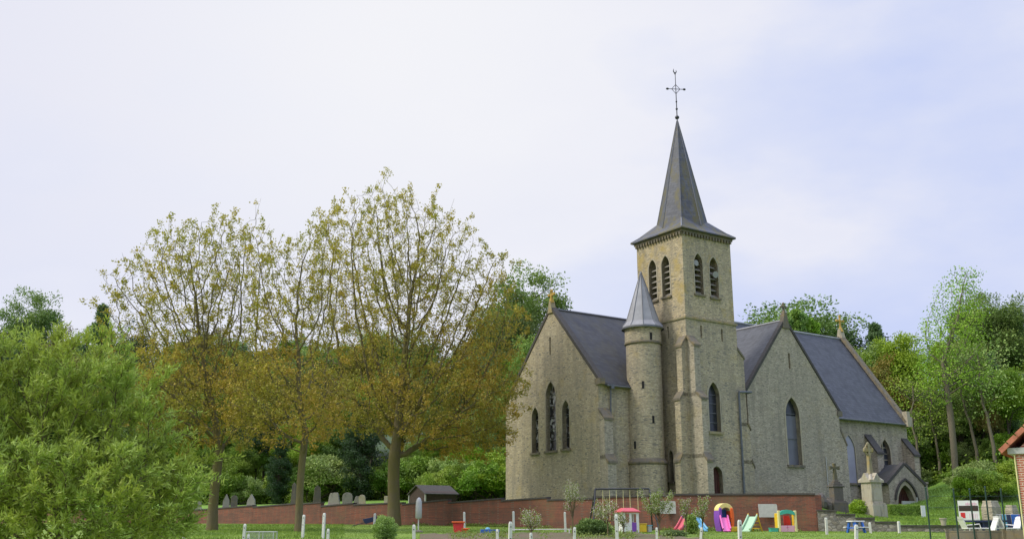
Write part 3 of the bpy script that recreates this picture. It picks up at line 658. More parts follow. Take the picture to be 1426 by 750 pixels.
m.tube([(uT0 - .45, vR + .1, gz + .05), (uT0 - .45, 4, gz + .1)], .08, 8); m.tube([(uT0 - .45, vR + .1, gz + .03), (5.9, -.2, gz - .02), (4.62, -.24, gz - .1)], .075, 8); m.obj('gutter', 'pipe', church, OFF)
m = MB(); m.tube([(4.62, -.24, gz - .1), (4.6, -.22, gz - .3), (4.6, -.2, 1.2)], .075, 8)
for z in (3, 5, 7): m.tube([(4.6, -.2, z), (4.6, -.2, z + .08)], .1, 8)
m.obj('downpipe', 'pipe', church, OFF)
# --- porch
pv, pu0, pu1, pua = 0.0, 20.95, 25.55, 23.2; pze, pza = 3.0, 4.45
arch = lancet(23.0, 2.15, .3, 2.95, k=.75)
m = MB(); m.panel([(pu0, ZB), (pu1, ZB), (pu1, pze), (pua, pza), (pu0, pze)], [arch], front(pv), 0, .5)
m.panel([(pv, ZB), (vN, ZB), (vN, pze), (pv, pze)], [], left(pu0)); m.panel([(pv, ZB), (vN, ZB), (vN, pze), (pv, pze)], [], left(pu1)); m.obj('porch_wall', 'wall_r', church, OFF)
m = MB(); sl_ = (pza - pze) / (pua - pu0); slab(m, [(pu0 - .2, pv + .25, pze - .05), (pua, pv + .25, pza + .12), (pua, vN, pza + .12), (pu0 - .2, vN, pze - .05)], .12)
slab(m, [(pu1 + .2, pv + .25, pze - .05), (pua, pv + .25, pza + .12), (pua, vN, pza + .12), (pu1 + .2, vN, pze - .05)], .12); m.obj('porch_roof', 'slate', church, OFF)
coping(front(pv), [(pu0 - .2, pze - .1), (pua, pza + .1), (pu1 + .2, pze - .1)], .35, .2, 'coping', 'coping')
d = MB(); tri = tessellate_polygon([[Vector((a, b, 0)) for a, b in arch]]); d.add([front(pv)(a, b, .48) for a, b in arch], [tuple(t) for t in tri]); d = d.obj('door', 'doorbrown', church, OFF)
s = MB()
for k in range(10): s.bb(22.0 + k * .22, 22.015 + k * .22, .44, .47, .4, 2.3)
s.obj('door_boards', 'void', d, OFF)
s = MB(); o2 = offs(arch, .3); s.panel(o2, [arch], front(pv), -.03, 0); s.rim(o2, front(pv), -.03, .05); s.rim(arch, front(pv), -.03, .47); s.obj('surround', 'dressed', d, OFF)
s = MB(); o1 = [p for p in offs(arch, .32) if p[1] > 1.6]; o3 = [p for p in offs(arch, .47) if p[1] > 1.6]
for i in range(len(o1) - 1): s.prism([o1[i], o1[i + 1], o3[i + 1], o3[i]], front(pv), -.14, 0)
s.obj('hood_mould', 'coping', d, OFF)
m = MB(); m.bb(pu1 + .02, pu1 + .6, pv + .1, pv + .7, ZB, 3.1); m.bb(pu1 - .02, pu1 + .68, pv + .04, pv + .76, 3.1, 3.25); m.obj('porch_pier', 'wall_r', church, OFF)
m = MB(); m.bb(22.0, 24.0, -.35, -.25, .6, 1.7); m.bb(23.9, 24.0, -.35, -.25, .3, 2.0); gt = m.obj('porch_gate', 'lgrey', church, OFF)
# pale thin pipe on the transept wall and small wall lamp
m = MB(); m.tube([(14.9, vR - .05, 2.6), (14.9, vR - .05, 4.9)], .03, 6); m.obj('wall_pipe', 'lgrey', church, OFF)
m = MB(); m.box((18.9, vN - .15, 4.3), (.22, .25, .3)); m.tube([(18.9, vN, 4.25), (18.9, vN - .15, 4.3)], .04, 6); m.obj('wall_lamp', 'iron', church, OFF)
# ---------------------------------------------------------------- brick boundary wall of the churchyard
bw = thing('brick_wall', 'long old red brick wall with dark coping stepping up along the churchyard', 'wall', (0, 0, 0))
WT = .34
def wallseg(m, A, B, z0, za, zb, t):
    d = (B - A); d.z = 0; nrm = Vector((-d.y, d.x, 0)).normalized() * t
    if nrm.y < 0: nrm = -nrm
    v = [(A.x, A.y, z0), (B.x, B.y, z0), (B.x, B.y, zb), (A.x, A.y, za)]; v += [(x + nrm.x, y + nrm.y, z) for x, y, z in v]
    m.add(v, [(0, 1, 2, 3), (7, 6, 5, 4), (0, 4, 5, 1), (1, 5, 6, 2), (2, 6, 7, 3), (3, 7, 4, 0)])
segs = [(-260, -60, 703, 703), (-60, 130, 712, 709.5), (130, 265, 713, 710.5), (265, 352, 711, 704.2), (352, 412, 706.3, 701.3), (412, 447, 702.5, 700), (447, 492, 705.2, 701.2), (492, 560, 703.2, 700.4), (560, 624, 702.8, 696), (624, 698, 700.6, 694.6), (698, 762, 697.8, 693.4), (762, 830, 696.6, 694.6), (830, 935, 692.6, 690.4), (935, 1135, 689.2, 688.6)]
m = MB(); cm_ = MB()
for (xa, xb, ya, yb) in segs:
    n_ = 2 if xb - xa > 80 else 1
    for k in range(n_):
        x0 = xa + (xb - xa) * k / n_; x1 = xa + (xb - xa) * (k + 1) / n_; y0 = ya + (yb - ya) * k / n_; y1 = ya + (yb - ya) * (k + 1) / n_
        A = at(x0, y0, wall_depth(x0)); B = at(x1, y1, wall_depth(x1))
        wallseg(m, A, B, -.9, A.z, B.z, WT)
        A2 = Vector((A.x, A.y - .05, 0)); B2 = Vector((B.x, B.y - .05, 0)); wallseg(cm_, A2, B2, 0, 0, 0, 0) if 0 else None
        d = (B - A).normalized(); nr_ = Vector((d.y, -d.x, 0)).normalized() * .05
        if nr_.y > 0: nr_ = -nr_
        v = []
        for P_ in (A, B):
            for (oo, zz) in ((0, 0), (0, .1)):
                v.append((P_.x + nr_.x, P_.y + nr_.y, P_.z + .002 + zz))
            for (oo, zz) in ((0, 0), (0, .1)): v.append((P_.x - nr_.x * 8, P_.y - nr_.y * 8, P_.z + .002 + zz))
        cm_.add(v, [(0, 4, 5, 1), (1, 5, 7, 3), (3, 7, 6, 2), (2, 6, 4, 0), (0, 1, 3, 2), (4, 6, 7, 5)])
# return at the right-hand end
A = at(1135, 688.6, 55.02); m.bb(A.x - .02, A.x + .32, A.y - .02, A.y + 2.4, -.9, A.z)
m.obj('masonry', 'brick', bw); cm_.obj('coping', 'coping', bw)

# ---------------------------------------------------------------- stepped field-stone retaining wall on the right
sw = thing('stone_wall', 'low grey field stone retaining wall stepping down right of the brick wall', 'wall')
m = MB(); cm_ = MB()
for (xa, xb, y) in ((1138, 1164, 711.5), (1164, 1191, 717), (1191, 1218, 722), (1218, 1252, 727.5), (1252, 1345, 732.5), (1345, 1480, 733)):
    A = at(xa, y, wall_depth(xa) - .1); B = at(xb, y + (1 if xa > 1250 else 0), wall_depth(xb) - .1); B.z = A.z; wallseg(m, A, B, -.9, A.z, B.z, .35)
    A2 = A + Vector((0, -.06, 0)); B2 = B + Vector((.0, -.06, 0)); v = [A2, B2, B2 + Vector((0, .46, 0)), A2 + Vector((0, .46, 0))]
    v = [tuple(p + Vector((0, 0, .003))) for p in v] + [tuple(p + Vector((0, 0, .085))) for p in v]; cm_.add(v, [(3, 2, 1, 0), (4, 5, 6, 7), (0, 1, 5, 4), (1, 2, 6, 5), (2, 3, 7, 6), (3, 0, 4, 7)])
m.obj('masonry', 'fieldstone', sw); cm_.obj('coping_slabs', 'coping', sw)
# concrete wall bottom right
A = at(1319, 738.5, 43); B = at(1480, 736.5, 41); cw = thing('concrete_wall', 'stained brown concrete yard wall in front of the white loungers', 'wall')
m = MB(); wallseg(m, A, B, -1.6, A.z, B.z, .2); m.obj('wall_body', 'concrete', cw)
m = MB()
for k in range(5): p = A.lerp(B, k / 4); m.box((p.x + .02, p.y + .02, p.z - .45), (.16, .1, 1.0))
m.obj('post_ribs', 'concrete', cw)

# ---------------------------------------------------------------- monuments
p = hat(1168, 57.5); s = 41.0
def px2m(depth): return F / depth
t = thing('cross_monument', 'dark mossy stone cross on a grey block pedestal beside the brick wall end', 'monument', p, R(18)); t.scale = (.74, .74, .74)
m = MB(); m.box((0, 0, .3), (1.3, 1.0, 1.0)); m.box((0, 0, .84), (1.15, .85, .1)); m.obj('plinth', 'gravedark', t, bevel=.03)
m = MB(); m.box((0, 0, 1.4), (.86, .62, 1.05)); m.obj('pedestal', 'gravedark', t, bevel=.03)
m = MB(); m.box((0, 0, 1.98), (1.04, .78, .14)); m.box((0, 0, 2.12), (.85, .62, .14)); m.box((0, 0, 2.26), (.6, .45, .14)); m.box((0, 0, 2.4), (.4, .34, .14)); m.obj('stepped_cap', 'gravedark', t, bevel=.03)
m = MB()
fnc = lambda a, z, d: (a, d, z)
m.prism([(-.16, 2.45), (.16, 2.45), (.085, 3.35), (.12, 3.72), (-.12, 3.72), (-.085, 3.35)], fnc, -.09, .09)
m.prism([(.08, 3.3), (.44, 3.22), (.44, 3.52), (.08, 3.44)], fnc, -.085, .085); m.prism([(-.08, 3.44), (-.44, 3.52), (-.44, 3.22), (-.08, 3.3)], fnc, -.085, .085)
m.obj('cross', 'mossdark', t, bevel=.02)
p = hat(1218, 60.5)
t = thing('calvary_monument', 'tall pale pedestal carrying a lichen-gold ringed stone cross before the church', 'monument', p, R(30)); t.scale = (.70, .70, .86)
m = MB(); m.box((0, 0, .35), (1.75, 1.5, .9)); m.box((0, 0, .86), (1.6, 1.35, .14)); m.obj('plinth', 'pale', t, bevel=.03)
m = MB(); m.box((0, 0, 1.62), (1.32, 1.1, 1.4)); 
m.obj('pedestal', 'pale', t, bevel=.03)
m = MB(); m.box((0, -.56, 1.62), (.95, .03, 1.05)); m.obj('inscription_panel', 'pale', t, bevel=.01)
m = MB(); m.box((0, 0, 2.38), (1.62, 1.38, .16)); 
m.add([(-.8, -.68, 2.46), (.8, -.68, 2.46), (.8, .68, 2.46), (-.8, .68, 2.46), (-.1, -.1, 3.0), (.1, -.1, 3.0), (.1, .1, 3.0), (-.1, .1, 3.0)], [(0, 1, 5, 4), (1, 2, 6, 5), (2, 3, 7, 6), (3, 0, 4, 7), (4, 5, 6, 7)])
m.prism([(-.45, 2.46), (.45, 2.46), (0, 2.95)], fnc, -.69, -.1); m.prism([(-.45, 2.46), (.45, 2.46), (0, 2.95)], lambda a, z, d: (d, a, z), -.81, -.1)
m.obj('gabled_cap', 'pale', t)
m = MB(); m.prism([(-.27, 2.75), (.27, 2.75), (.17, 3.5), (.12, 4.35), (-.12, 4.35), (-.17, 3.5)], fnc, -.14, .14)
m.prism([(-.3, 2.7), (.3, 2.7), (.26, 3.05), (-.26, 3.05)], fnc, -.2, .2)
m.obj('shaft', 'lichenstone', t, bevel=.02)
m = MB()
m.prism([(-.11, 4.1), (.11, 4.1), (.13, 4.95), (-.13, 4.95)], fnc, -.11, .11); m.prism([(-.5, 4.42), (.5, 4.42), (.5, 4.66), (-.5, 4.66)], fnc, -.105, .105)
pts = [(.38 * math.cos(a), 0, 4.54 + .38 * math.sin(a)) for a in np.linspace(0, 2 * math.pi, 21)]; m.tube(pts, .07, 6)
for a in (-.5, .5): m.ell((a, 0, 4.54), (.09, .12, .17))
m.ell((0, 0, 4.98), (.16, .12, .1)); m.obj('ringed_cross', 'lichenstone', t)
# rough stones by the end of the brick wall
for i, (x, y, w, h) in enumerate(((1146, 57, .75, .85), (1156.5, 57.4, .7, .75))):
    p = hat(x, y); r_ = np.random.default_rng(i); m = MB(); m.ell((0, 0, h * .4), (w / 2, .35, h * .6), 9, 6)
    m.v = [(a + r_.normal(0, .04), b + r_.normal(0, .04), c + r_.normal(0, .05)) for a, b, c in m.v]
    o = m.obj('rough_stone', 'gravedark'); o.location = p; tag(o, ('dark rough boulder nearest the end of the brick wall', 'dark rough boulder between the brick wall end and the cross monument')[i], 'stone')

# gravestones behind the wall
def gstone(px, ytop, wpx, depth, shape, mt, label, lean=0):
    p = hat(px, depth); top = at(px, ytop, depth).z; h = top - p.z; w = wpx * depth / F
    t = thing('gravestone', label, 'gravestone', p, R(rng.uniform(-12, 12)), 'gravestones behind the brick wall')
    w2_ = w / 2; f = fnc
    if shape == 'round': pr = [(-w2_, 0), (w2_, 0), (w2_ * .95, h * .72)] + [(w2_ * .95 * math.cos(a), h * .72 + h * .28 * math.sin(a)) for a in np.linspace(.2, math.pi - .2, 8)] + [(-w2_ * .95, h * .72)]
    elif shape == 'trapez': pr = [(-w2_, 0), (w2_, 0), (w2_ * .62, h * .9), (w2_ * .45, h), (-w2_ * .55, h * .96), (-w2_ * .75, h * .8)]
    elif shape == 'point': pr = [(-w2_, 0), (w2_, 0), (w2_ * .8, h * .55), (0, h), (-w2_ * .8, h * .55)]
    elif shape == 'obelisk': pr = [(-w2_, 0), (w2_, 0), (w2_, h * .1), (w2_ * .8, h * .12), (w2_ * .55, h * .88), (0, h), (-w2_ * .55, h * .88), (-w2_ * .8, h * .12), (-w2_, h * .1)]
    else: pr = [(-w2_, 0), (w2_, 0), (w2_ * .9, h), (-w2_ * .9, h)]
    m = MB(); m.prism(pr, f, -.1, .1); o = m.obj('headstone', mt, t, bevel=.02); o.rotation_euler = (0, R(lean), 0)
    m = MB(); m.box((0, 0, -.05), (w * 1.25, .5, .34)); m.obj('base', mt, t, bevel=.02)
gstone(274, 697, 9, 88, 'block', 'grave', 'small grey block headstone left of the leftmost thick tree trunk')
gstone(313, 687, 10, 86, 'point', 'grave', 'pale pointed headstone just right of the leftmost tree trunk')
gstone(324, 689, 9, 85.5, 'round', 'gravedark', 'brown rounded headstone beside the pale pointed one')
gstone(348, 687, 13, 84, 'point', 'grave', 'mossy triangular headstone halfway between two tree trunks')
gstone(407, 671, 9, 82, 'obelisk', 'gravedark', 'tall dark obelisk partly behind the thin middle trunk')
gstone(440, 675, 14, 80, 'obelisk', 'gravedark', 'broad dark pointed monument right of the thin middle trunk')
gstone(464, 685, 18, 79, 'trapez', 'grave', 'wide pale headstone with sloping sides, left of the dark evergreen foot')
gstone(482.5, 685, 14, 78.5, 'round', 'grave', 'pale round-topped headstone second from the wide one')
gstone(497, 690, 13, 78, 'trapez', 'grave', 'low leaning pale headstone beside the curved white one', 8)
gstone(504, 688, 9, 77.5, 'round', 'pale', 'narrow whitish round headstone nearest the thick right trunk', -6)
gstone(536.5, 690, 5, 77, 'block', 'pale', 'slim white grave marker just left of the thick right trunk')

# garden shed behind the wall
p = hat(602, 76); s_ = 76 / F
t = thing('garden_shed', 'small dark brown timber shed with shallow roof behind the brick wall', 'shed', p, R(33))
b0 = 0; m = MB(); W_, L_ = 2.6, 2.6
hz = at(602, 686, 76).z - p.z; hr = at(590, 675, 75).z - p.z
m.prism([(-W_ / 2, -.3), (W_ / 2, -.3), (W_ / 2, hz), (0, hr), (-W_ / 2, hz)], lambda a, z, d: (d, a, z), -L_ / 2, L_ / 2); m.obj('boarded_walls', 'wooddark', t)
m = MB()
for sg in (-1, 1): slab(m, [(-L_ / 2 - .15, sg * (W_ / 2 + .15), hz - .08), (L_ / 2 + .15, sg * (W_ / 2 + .15), hz - .08), (L_ / 2 + .15, 0, hr + .04), (-L_ / 2 - .15, 0, hr + .04)], .07)
m.obj('felt_roof', 'coping', t)
for sg in (-1, 1):
    m = MB(); m.box((-L_ / 2 - .02, sg * W_ / 2, hz / 2 - .1), (.09, .09, hz)); m.obj('corner_post', 'lgrey', t)

# ---------------------------------------------------------------- house at the right edge
p0 = at(1413.5, 629, 34); hz = p0.z
hx = thing('brick_house', 'orange-red brick house corner with grey eaves box and tiled verge at right edge', 'house', (p0.x, p0.y, frontz(34)), R(-33))
zb = hz - frontz(34)
m = MB(); gw = 7.0; rise = .95
m.prism([(0, -.3), (gw, -.3), (gw, zb), (gw / 2, zb + gw / 2 * rise), (0, zb)], fnc, 0, 8); m.obj('brick_wall', 'housebrick', hx)
m = MB(); m.bb(-.22, .55, -.1, 8.1, zb - .06, zb + .14); m.obj('eaves_box', 'lgrey', hx)
m = MB(); slab(m, [(-.42, -.2, zb + .16 - .12), (-.42, 8.3, zb + .16 - .12), (gw / 2, 8.3, zb + gw / 2 * rise + .34), (gw / 2, -.2, zb + gw / 2 * rise + .34)], .1)
slab(m, [(gw + .4, -.2, zb + .04), (gw + .4, 8.3, zb + .04), (gw / 2, 8.3, zb + gw / 2 * rise + .34), (gw / 2, -.2, zb + gw / 2 * rise + .34)], .1); m.obj('tiled_roof', 'tile', hx)
m = MB()
for k in range(14): a = k / 14; m.box((-.42 + (gw / 2 + .42) * a + .12, -.22, zb + .0 + (gw / 2 * rise + .3) * a + .14), (.34, .1, .16), ry=-math.atan(rise * .93))
m.obj('verge_tiles', 'tile', hx)
m = MB(); m.tube([(-.03, -.03, zb - .1), (-.03, -.03, -.3)], .022, 8); m.obj('downpipe', 'cream', hx)

# ---------------------------------------------------------------- fence posts (white) and wires
proto = None
posts = [(355 / 4.0 * 0 + 257, 747, 32, 'at the lower left by the willow leaves'), (339.5, 728.5, 33, 'standing left of the wire cage'), (345.5, 743, 30, 'short, touching the wire cage'),
         (422, 716, 44, 'first right of the thin middle trunk'), (450.5, 713.5, 44, 'second right of the thin middle trunk'), (457, 735.5, 33, 'between the thin trunk and the round shrub'),
         (577.3, 729.5, 27, 'in front of the folded grey parasol'), (521, 714, 57, 'grey-white against the brick wall behind the round shrub'), (647, 712, 55, 'behind the orange and red toy table'),
         (715.5, 711, 55, 'against the brick wall right of the blue sandbox'), (709.5, 725.5, 26, 'with dark bolt holes right of the blue sandbox'), (787.5, 712, 53, 'behind the young blossoming tree left of the swing'), (799, 733, 30, 'short, by the green shrub left of the playhouse'),
         (693, 736, 40, 'short, touching the blue sandbox'), (860, 715, 26, 'tall, before the red-roofed playhouse'), (1028.5, 723, 26, 'tall, left of the mint slide'), (1151, 720, 48, 'thin, against the field stone wall'),
         (1189, 729.5, 29, 'leaning, right of the toy picnic table'), (1212, 726.5, 50, 'thick, at the last step of the field stone wall'), (1252, 725, 50, 'thin, right of the thick post by the stone wall'), (914, 733.5, 36, 'short, at the foot of the young tree'), (973, 733, 34, 'leaning stake by the pointed green shrub'),
         (395 * 0 + 740, 741, 34, 'low, right of the bolt-holed post')]
for i, (px, yt, dep, lab) in enumerate(posts):
    g_ = gat(px, dep); h = at(px, yt, dep).z - g_.z
    t = thing('fence_post', 'white concrete fence post ' + lab, 'fence post', g_, R(rng.uniform(-20, 20)), 'white concrete fence posts')
    w = .08 if dep < 40 else .10
    m = MB(); m.lathe((0, 0, 0), [(w * .72, -.2), (w * .72, h - .05), (w * .45, h)], 4, a0=math.pi / 4); o = m.obj('post', 'whitepost', t); o.rotation_euler = (R(rng.uniform(-1, 1)), R(rng.uniform(-2, 2) + (5 if 'leaning' in lab else 0)), 0)
    if dep < 45:
        for z in (h - .13, h - .42): m = MB(); m.tube([(0, -w * .62, z), (0, -w * .50, z)], .017, 6); m.obj('bolt_hole', 'void', o)
# green metal fence
gp = [(1289, 679, 752), (1327.5, 681, 745), (1350, 681, 745), (1371.5, 678, 745), (1393.5, 681, 745), (1418, 690, 745)]
for i, (px, yt, yb) in enumerate(gp):
    dep = 42; top = at(px, yt, dep); g_ = Vector((top.x, dep, frontz(dep)))
    t = thing('metal_post', 'thin dark green metal post, ' + ('leftmost, right of the porch', 'second, left of the sign board', 'third, crossing the sign board', 'fourth, between sign board and stone block', 'fifth, right of the big stone block', 'sixth, beside the brick house corner')[i], 'fence post', g_, 0, 'green metal fence posts on the right')
    m = MB(); m.tube([(0, 0, -.2), (0, 0, top.z - g_.z)], .035, 6); o = m.obj('post', 'fencegreen', t); m = MB(); m.ell((0, 0, top.z - g_.z), (.045, .045, .05), 8, 6); m.obj('cap', 'fencegreen', o)
A, B = at(1289, 686, 42), at(1470, 686, 42); wires = thing('wire_fence', 'thin green fence wires strung between the green metal posts', 'fence')
for z in (-.35, .15, .65, 1.1): m = MB(); m.tube([(A.x, 42.04, z), (B.x, 42.04, z)], .006, 4); m.obj('wire', 'fencegreen', wires)

# ---------------------------------------------------------------- toys on the lawn
def ground_thing(name, label, cat, px, dep, rz=0, group=None): return thing(name, label, cat, gat(px, dep), R(rz), group)
def fx(a, z, d): return (a, d, z)
def fy(a, z, d): return (d, a, z)
# swing frame
t = ground_thing('swing_set', 'dark metal swing frame with hanging seats against the brick wall', 'swing', 868, 56.2, 3); k = 56.2 / F
hw_, hh = 37 * k, at(868, 680.5, 56.2).z - frontz(56.2)
m = MB(); m.tube([(-hw_, 0, hh), (hw_, 0, hh + .03)], .05, 8); m.obj('top_bar', 'iron', t)
for sx in (-1, 1):
    for sy in (-1, 1): m = MB(); m.tube([(sx * hw_, 0, hh), (sx * (hw_ + .3), sy * .95, 0)], .045, 8); m.obj('leg', 'iron', t)
m = MB(); m.tube([(-hw_ - .1, -.9, .12), (-hw_ - .1, .9, .12)], .03, 6); m.tube([(hw_ + .1, -.9, .12), (hw_ + .1, .9, .12)], .03, 6); m.obj('side_bar', 'iron', t)
for i, (x0, x1, z, c) in enumerate(((-1.1, -.72, .45, 'orange'), (-.34, .04, .45, 'blue_p'), (.42, .86, .45, 'yellow'))):
    m = MB(); m.box(((x0 + x1) / 2, 0, z), (x1 - x0 + .05, .2, .05)); s_ = m.obj('swing_seat', c, t)
    m = MB()
    for x in (x0, x1): m.tube([(x, 0, z), (x, 0, hh)], .016, 5)
    m.obj('ropes', 'cream', s_)
# playhouse with red roof
t = ground_thing('playhouse', 'white plastic playhouse with pink-red shallow roof', 'playhouse', 874, 52, 14); k = 52 / F
W_ = 24 * k; zr = at(874, 713, 52).z - frontz(52) ; zt2 = at(874, 706.5, 52).z - frontz(52)
for i, (fn, s0) in enumerate(((lambda a, z, d: (a, -W_ / 2 + d, z), 0), (lambda a, z, d: (a, W_ / 2 - d, z), 1), (lambda a, z, d: (-W_ / 2 + d, a, z), 2), (lambda a, z, d: (W_ / 2 - d, a, z), 3))):
    m = MB(); h2 = W_ / 2
    hole = [(-h2 * .62, .55), (-h2 * .62, .95), (-.06, .95), (-.06, .50), (-.3 * h2, .42)][::-1] if s0 != 3 else rectp(0, W_ * .55, .42, .95)
    hole2 = rectp(h2 * .42, h2 * .55, .02, .92)
    hs = [hole, hole2] if s0 != 3 else [hole]
    m.panel([(-h2, 0), (h2, 0), (h2, zr), (-h2, zr)], hs, fn, 0, .06); m.panel([(-h2, 0), (h2, 0), (h2, zr), (-h2, zr)], hs, fn, .06)
    w_ = m.obj('wall_panel', 'white', t)
    if s0 == 0:
        m = MB(); m.prism([(h2 * .15, .04), (h2 * .68, .04), (h2 * .68, .5), (h2 * .15, .5)], fn, -.02, .03); m.obj('half_door', 'purple', w_)
m = MB(); h3 = h2 + .08
m.add([(-h3, -h3, zr), (h3, -h3, zr), (h3, h3, zr), (-h3, h3, zr), (-h3, -h3, zr + .07), (h3, -h3, zr + .07), (h3, h3, zr + .07), (-h3, h3, zr + .07), (-h2 * .55, -h2 * .55, zt2), (h2 * .55, -h2 * .55, zt2), (h2 * .55, h2 * .55, zt2), (-h2 * .55, h2 * .55, zt2)],
      [(3, 2, 1, 0)] + [(a, (a + 1) % 4, 4 + (a + 1) % 4, 4 + a) for a in range(4)] + [(4 + a, 4 + (a + 1) % 4, 8 + (a + 1) % 4, 8 + a) for a in range(4)] + [(8, 9, 10, 11)])
m.obj('roof', 'pinkred', t, bevel=.02)
t = ground_thing('toy_box', 'bright yellow plastic toy crate beside the red-roofed playhouse', 'toy box', 894, 52, 10); m = MB(); m.box((0, 0, .2), (.42, .36, .4)); m.obj('crate', 'yellow', t, bevel=.04); m = MB(); m.box((0, 0, .42), (.46, .4, .05)); m.obj('lid', 'yellow', t, bevel=.02)
t = ground_thing('toy_box', 'grey-blue toy block right of the yellow crate', 'toy box', 904, 52, 30); m = MB(); m.box((0, 0, .17), (.22, .22, .32)); m.obj('crate', 'lgrey', t, bevel=.03); m = MB(); m.box((0, 0, .35), (.25, .25, .04)); m.obj('lid', 'sky_p', t)
def slide(t, W_, h, L, ang, mt, mtl, steps=True, side=None):
    """chute descends towards -y"""
    m = MB(); n = 8; pts = [(-L * i / n, h * (1 - i / n) ** 1.25 * 1.0 + .06) for i in range(n + 1)]
    for i in range(n):
        (y0, z0), (y1, z1) = pts[i], pts[i + 1]; m.add([(-W_ / 2, y0, z0), (W_ / 2, y0, z0), (W_ / 2, y1, z1), (-W_ / 2, y1, z1), (-W_ / 2, y0, z0 - .05), (W_ / 2, y0, z0 - .05), (W_ / 2, y1, z1 - .05), (-W_ / 2, y1, z1 - .05)], [(0, 1, 2, 3), (7, 6, 5, 4), (0, 4, 5, 1), (2, 6, 7, 3), (0, 3, 7, 4), (1, 5, 6, 2)])
    m.obj('chute', mt, t)
    for sg in (-1, 1):
        m = MB(); m.tube([(sg * W_ / 2, y, z + .08) for y, z in pts], .05, 6); m.obj('side_rail', side or mt, t)
    if steps:
        for sg in (-1, 1): m = MB(); m.tube([(sg * W_ / 2, 0, h + .2), (sg * W_ / 2, .12, h), (sg * W_ / 2, .55, 0)], .035, 6); m.obj('ladder_leg', mtl, t)
        for i in range(3): z = h * (i + 1) / 4; m = MB(); m.box((0, .12 + .43 * (1 - z / h), z), (W_, .1, .04)); m.obj('step', mtl, t)
t = ground_thing('slide', 'small pinkish red slide with blue ladder left of the pointed shrub', 'slide', 954, 54, -35); slide(t, .35, .62, .95, 0, 'pinkred', 'blue_p')
t = ground_thing('slide', 'small blue slide frame partly behind the pointed green shrub', 'slide', 969, 54.6, 25); slide(t, .4, .75, .8, 0, 'sky_p', 'blue_p')
# climbing tower
t = ground_thing('climbing_tower', 'colourful climbing tower with purple and orange sides and yellow arched top', 'climbing frame', 1009, 54, 12); k = 54 / F; t.scale = (.82, .9, 1)
def curved(m, x, sgn):
    n = 10; pr = []
    zs_ = np.linspace(0, 1.35, n)
    out = [(sgn * (.42 + .12 * math.sin(z / 1.45 * math.pi * .9)), z) for z in zs_]; inn = [(sgn * .30, z) for z in zs_[::-1]]
    pl = out + inn; 
    return pl
H_ = at(1009, 700, 54).z - frontz(54)
for sgn, mt in ((-1, 'purple'), (1, 'orange')):
    m = MB(); pl = curved(m, 0, sgn); pl = [(a, z * H_ / 1.62) for a, z in pl]; m.prism(pl, fx, -.38, .38); o = m.obj('side_panel', mt, t, bevel=.04)
m = MB(); n = 12; o1 = [(.52 * math.cos(a), H_ * .74 + H_ * .26 * math.sin(a)) for a in np.linspace(0, math.pi, n)]; o2 = [(.30 * math.cos(a), H_ * .72 + H_ * .13 * math.sin(a)) for a in np.linspace(math.pi, 0, n)]
m.prism(o1 + o2, fx, -.32, .32); m.obj('arched_top', 'paleyellow', t, bevel=.03)
m = MB(); m.box((0, .3, H_ * .42), (.6, .06, H_ * .75)); m.obj('back_panel', 'blue_p', t)
m = MB(); m.box((0, .0, H_ * .32), (.6, .6, .07)); m.obj('platform', 'blue_p', t)
m = MB(); m.box((.42, -.5, .13), (.5, .3, .26)); m.obj('step_block', 'yellow', t, bevel=.03)
sl_t = thing('pink_slide', 'hot pink plastic chute leaning out of the climbing tower', 'slide', (0, 0, 0)); bpy.data.objects.remove(sl_t)
m = MB(); n = 7
pts = [(-.35 - .85 * i / n, .68 * (1 - i / n) ** 1.2 + .05) for i in range(n + 1)]
for i in range(n):
    (y0, z0), (y1, z1) = pts[i], pts[i + 1]; m.add([(-.33 , y0, z0), (.18, y0, z0), (.18 - .0, y1, z1), (-.33, y1, z1), (-.33, y0, z0 - .05), (.18, y0, z0 - .05), (.18, y1, z1 - .05), (-.33, y1, z1 - .05)], [(0, 1, 2, 3), (7, 6, 5, 4), (0, 3, 7, 4), (1, 5, 6, 2)])
for xx in (-.33, .18): m.tube([(xx, y, z + .1) for y, z in pts], .06, 6)
m.v = [(a + b * .28, b, c) for a, b, c in m.v]
m.obj('pink_chute', 'pink', t)
# mint slide
t = ground_thing('slide', 'faded mint green slide with yellow ladder in front of the brick wall', 'slide', 1049, 53.5, -38); slide(t, .5, .72, 1.0, 0, 'mint', 'yellow', side='mint')
# coloured play gate
t = ground_thing('play_gate', 'yellow-posted plastic playhouse front with teal arch and pink half doors', 'playhouse', 1097, 53, 6); k = 53 / F; H_ = at(1097, 709, 53).z - frontz(53); W_ = 26 * k
for sg in (-1, 1):
    m = MB(); m.box((sg * (W_ / 2 - .06), 0, H_ * .48), (.13, .16, H_ * .96)); m.obj('post', 'cream', t, bevel=.03)
    m = MB(); m.box((sg * (W_ / 2 - .03) , .28, H_ * .44), (.07, .42, H_ * .8)); m.obj('side_panel', 'yellow', t, bevel=.03)
m = MB(); o1 = [(W_ * .40 * math.cos(a), H_ * .84 + H_ * .16 * math.sin(a)) for a in np.linspace(0, math.pi, 9)]; m.prism([(W_ * .40, H_ * .76)] + o1 + [(-W_ * .40, H_ * .76), (0, H_ * .84)], fx, -.1, .1); m.obj('arch', 'teal', t)
m = MB(); m.prism([(.0, H_ * .3), (W_ * .36, H_ * .3), (W_ * .36, H_ * .5), (.28, H_ * .74), (.0, H_ * .74)], fx, .46, .52); m.obj('back_panel', 'red', t)
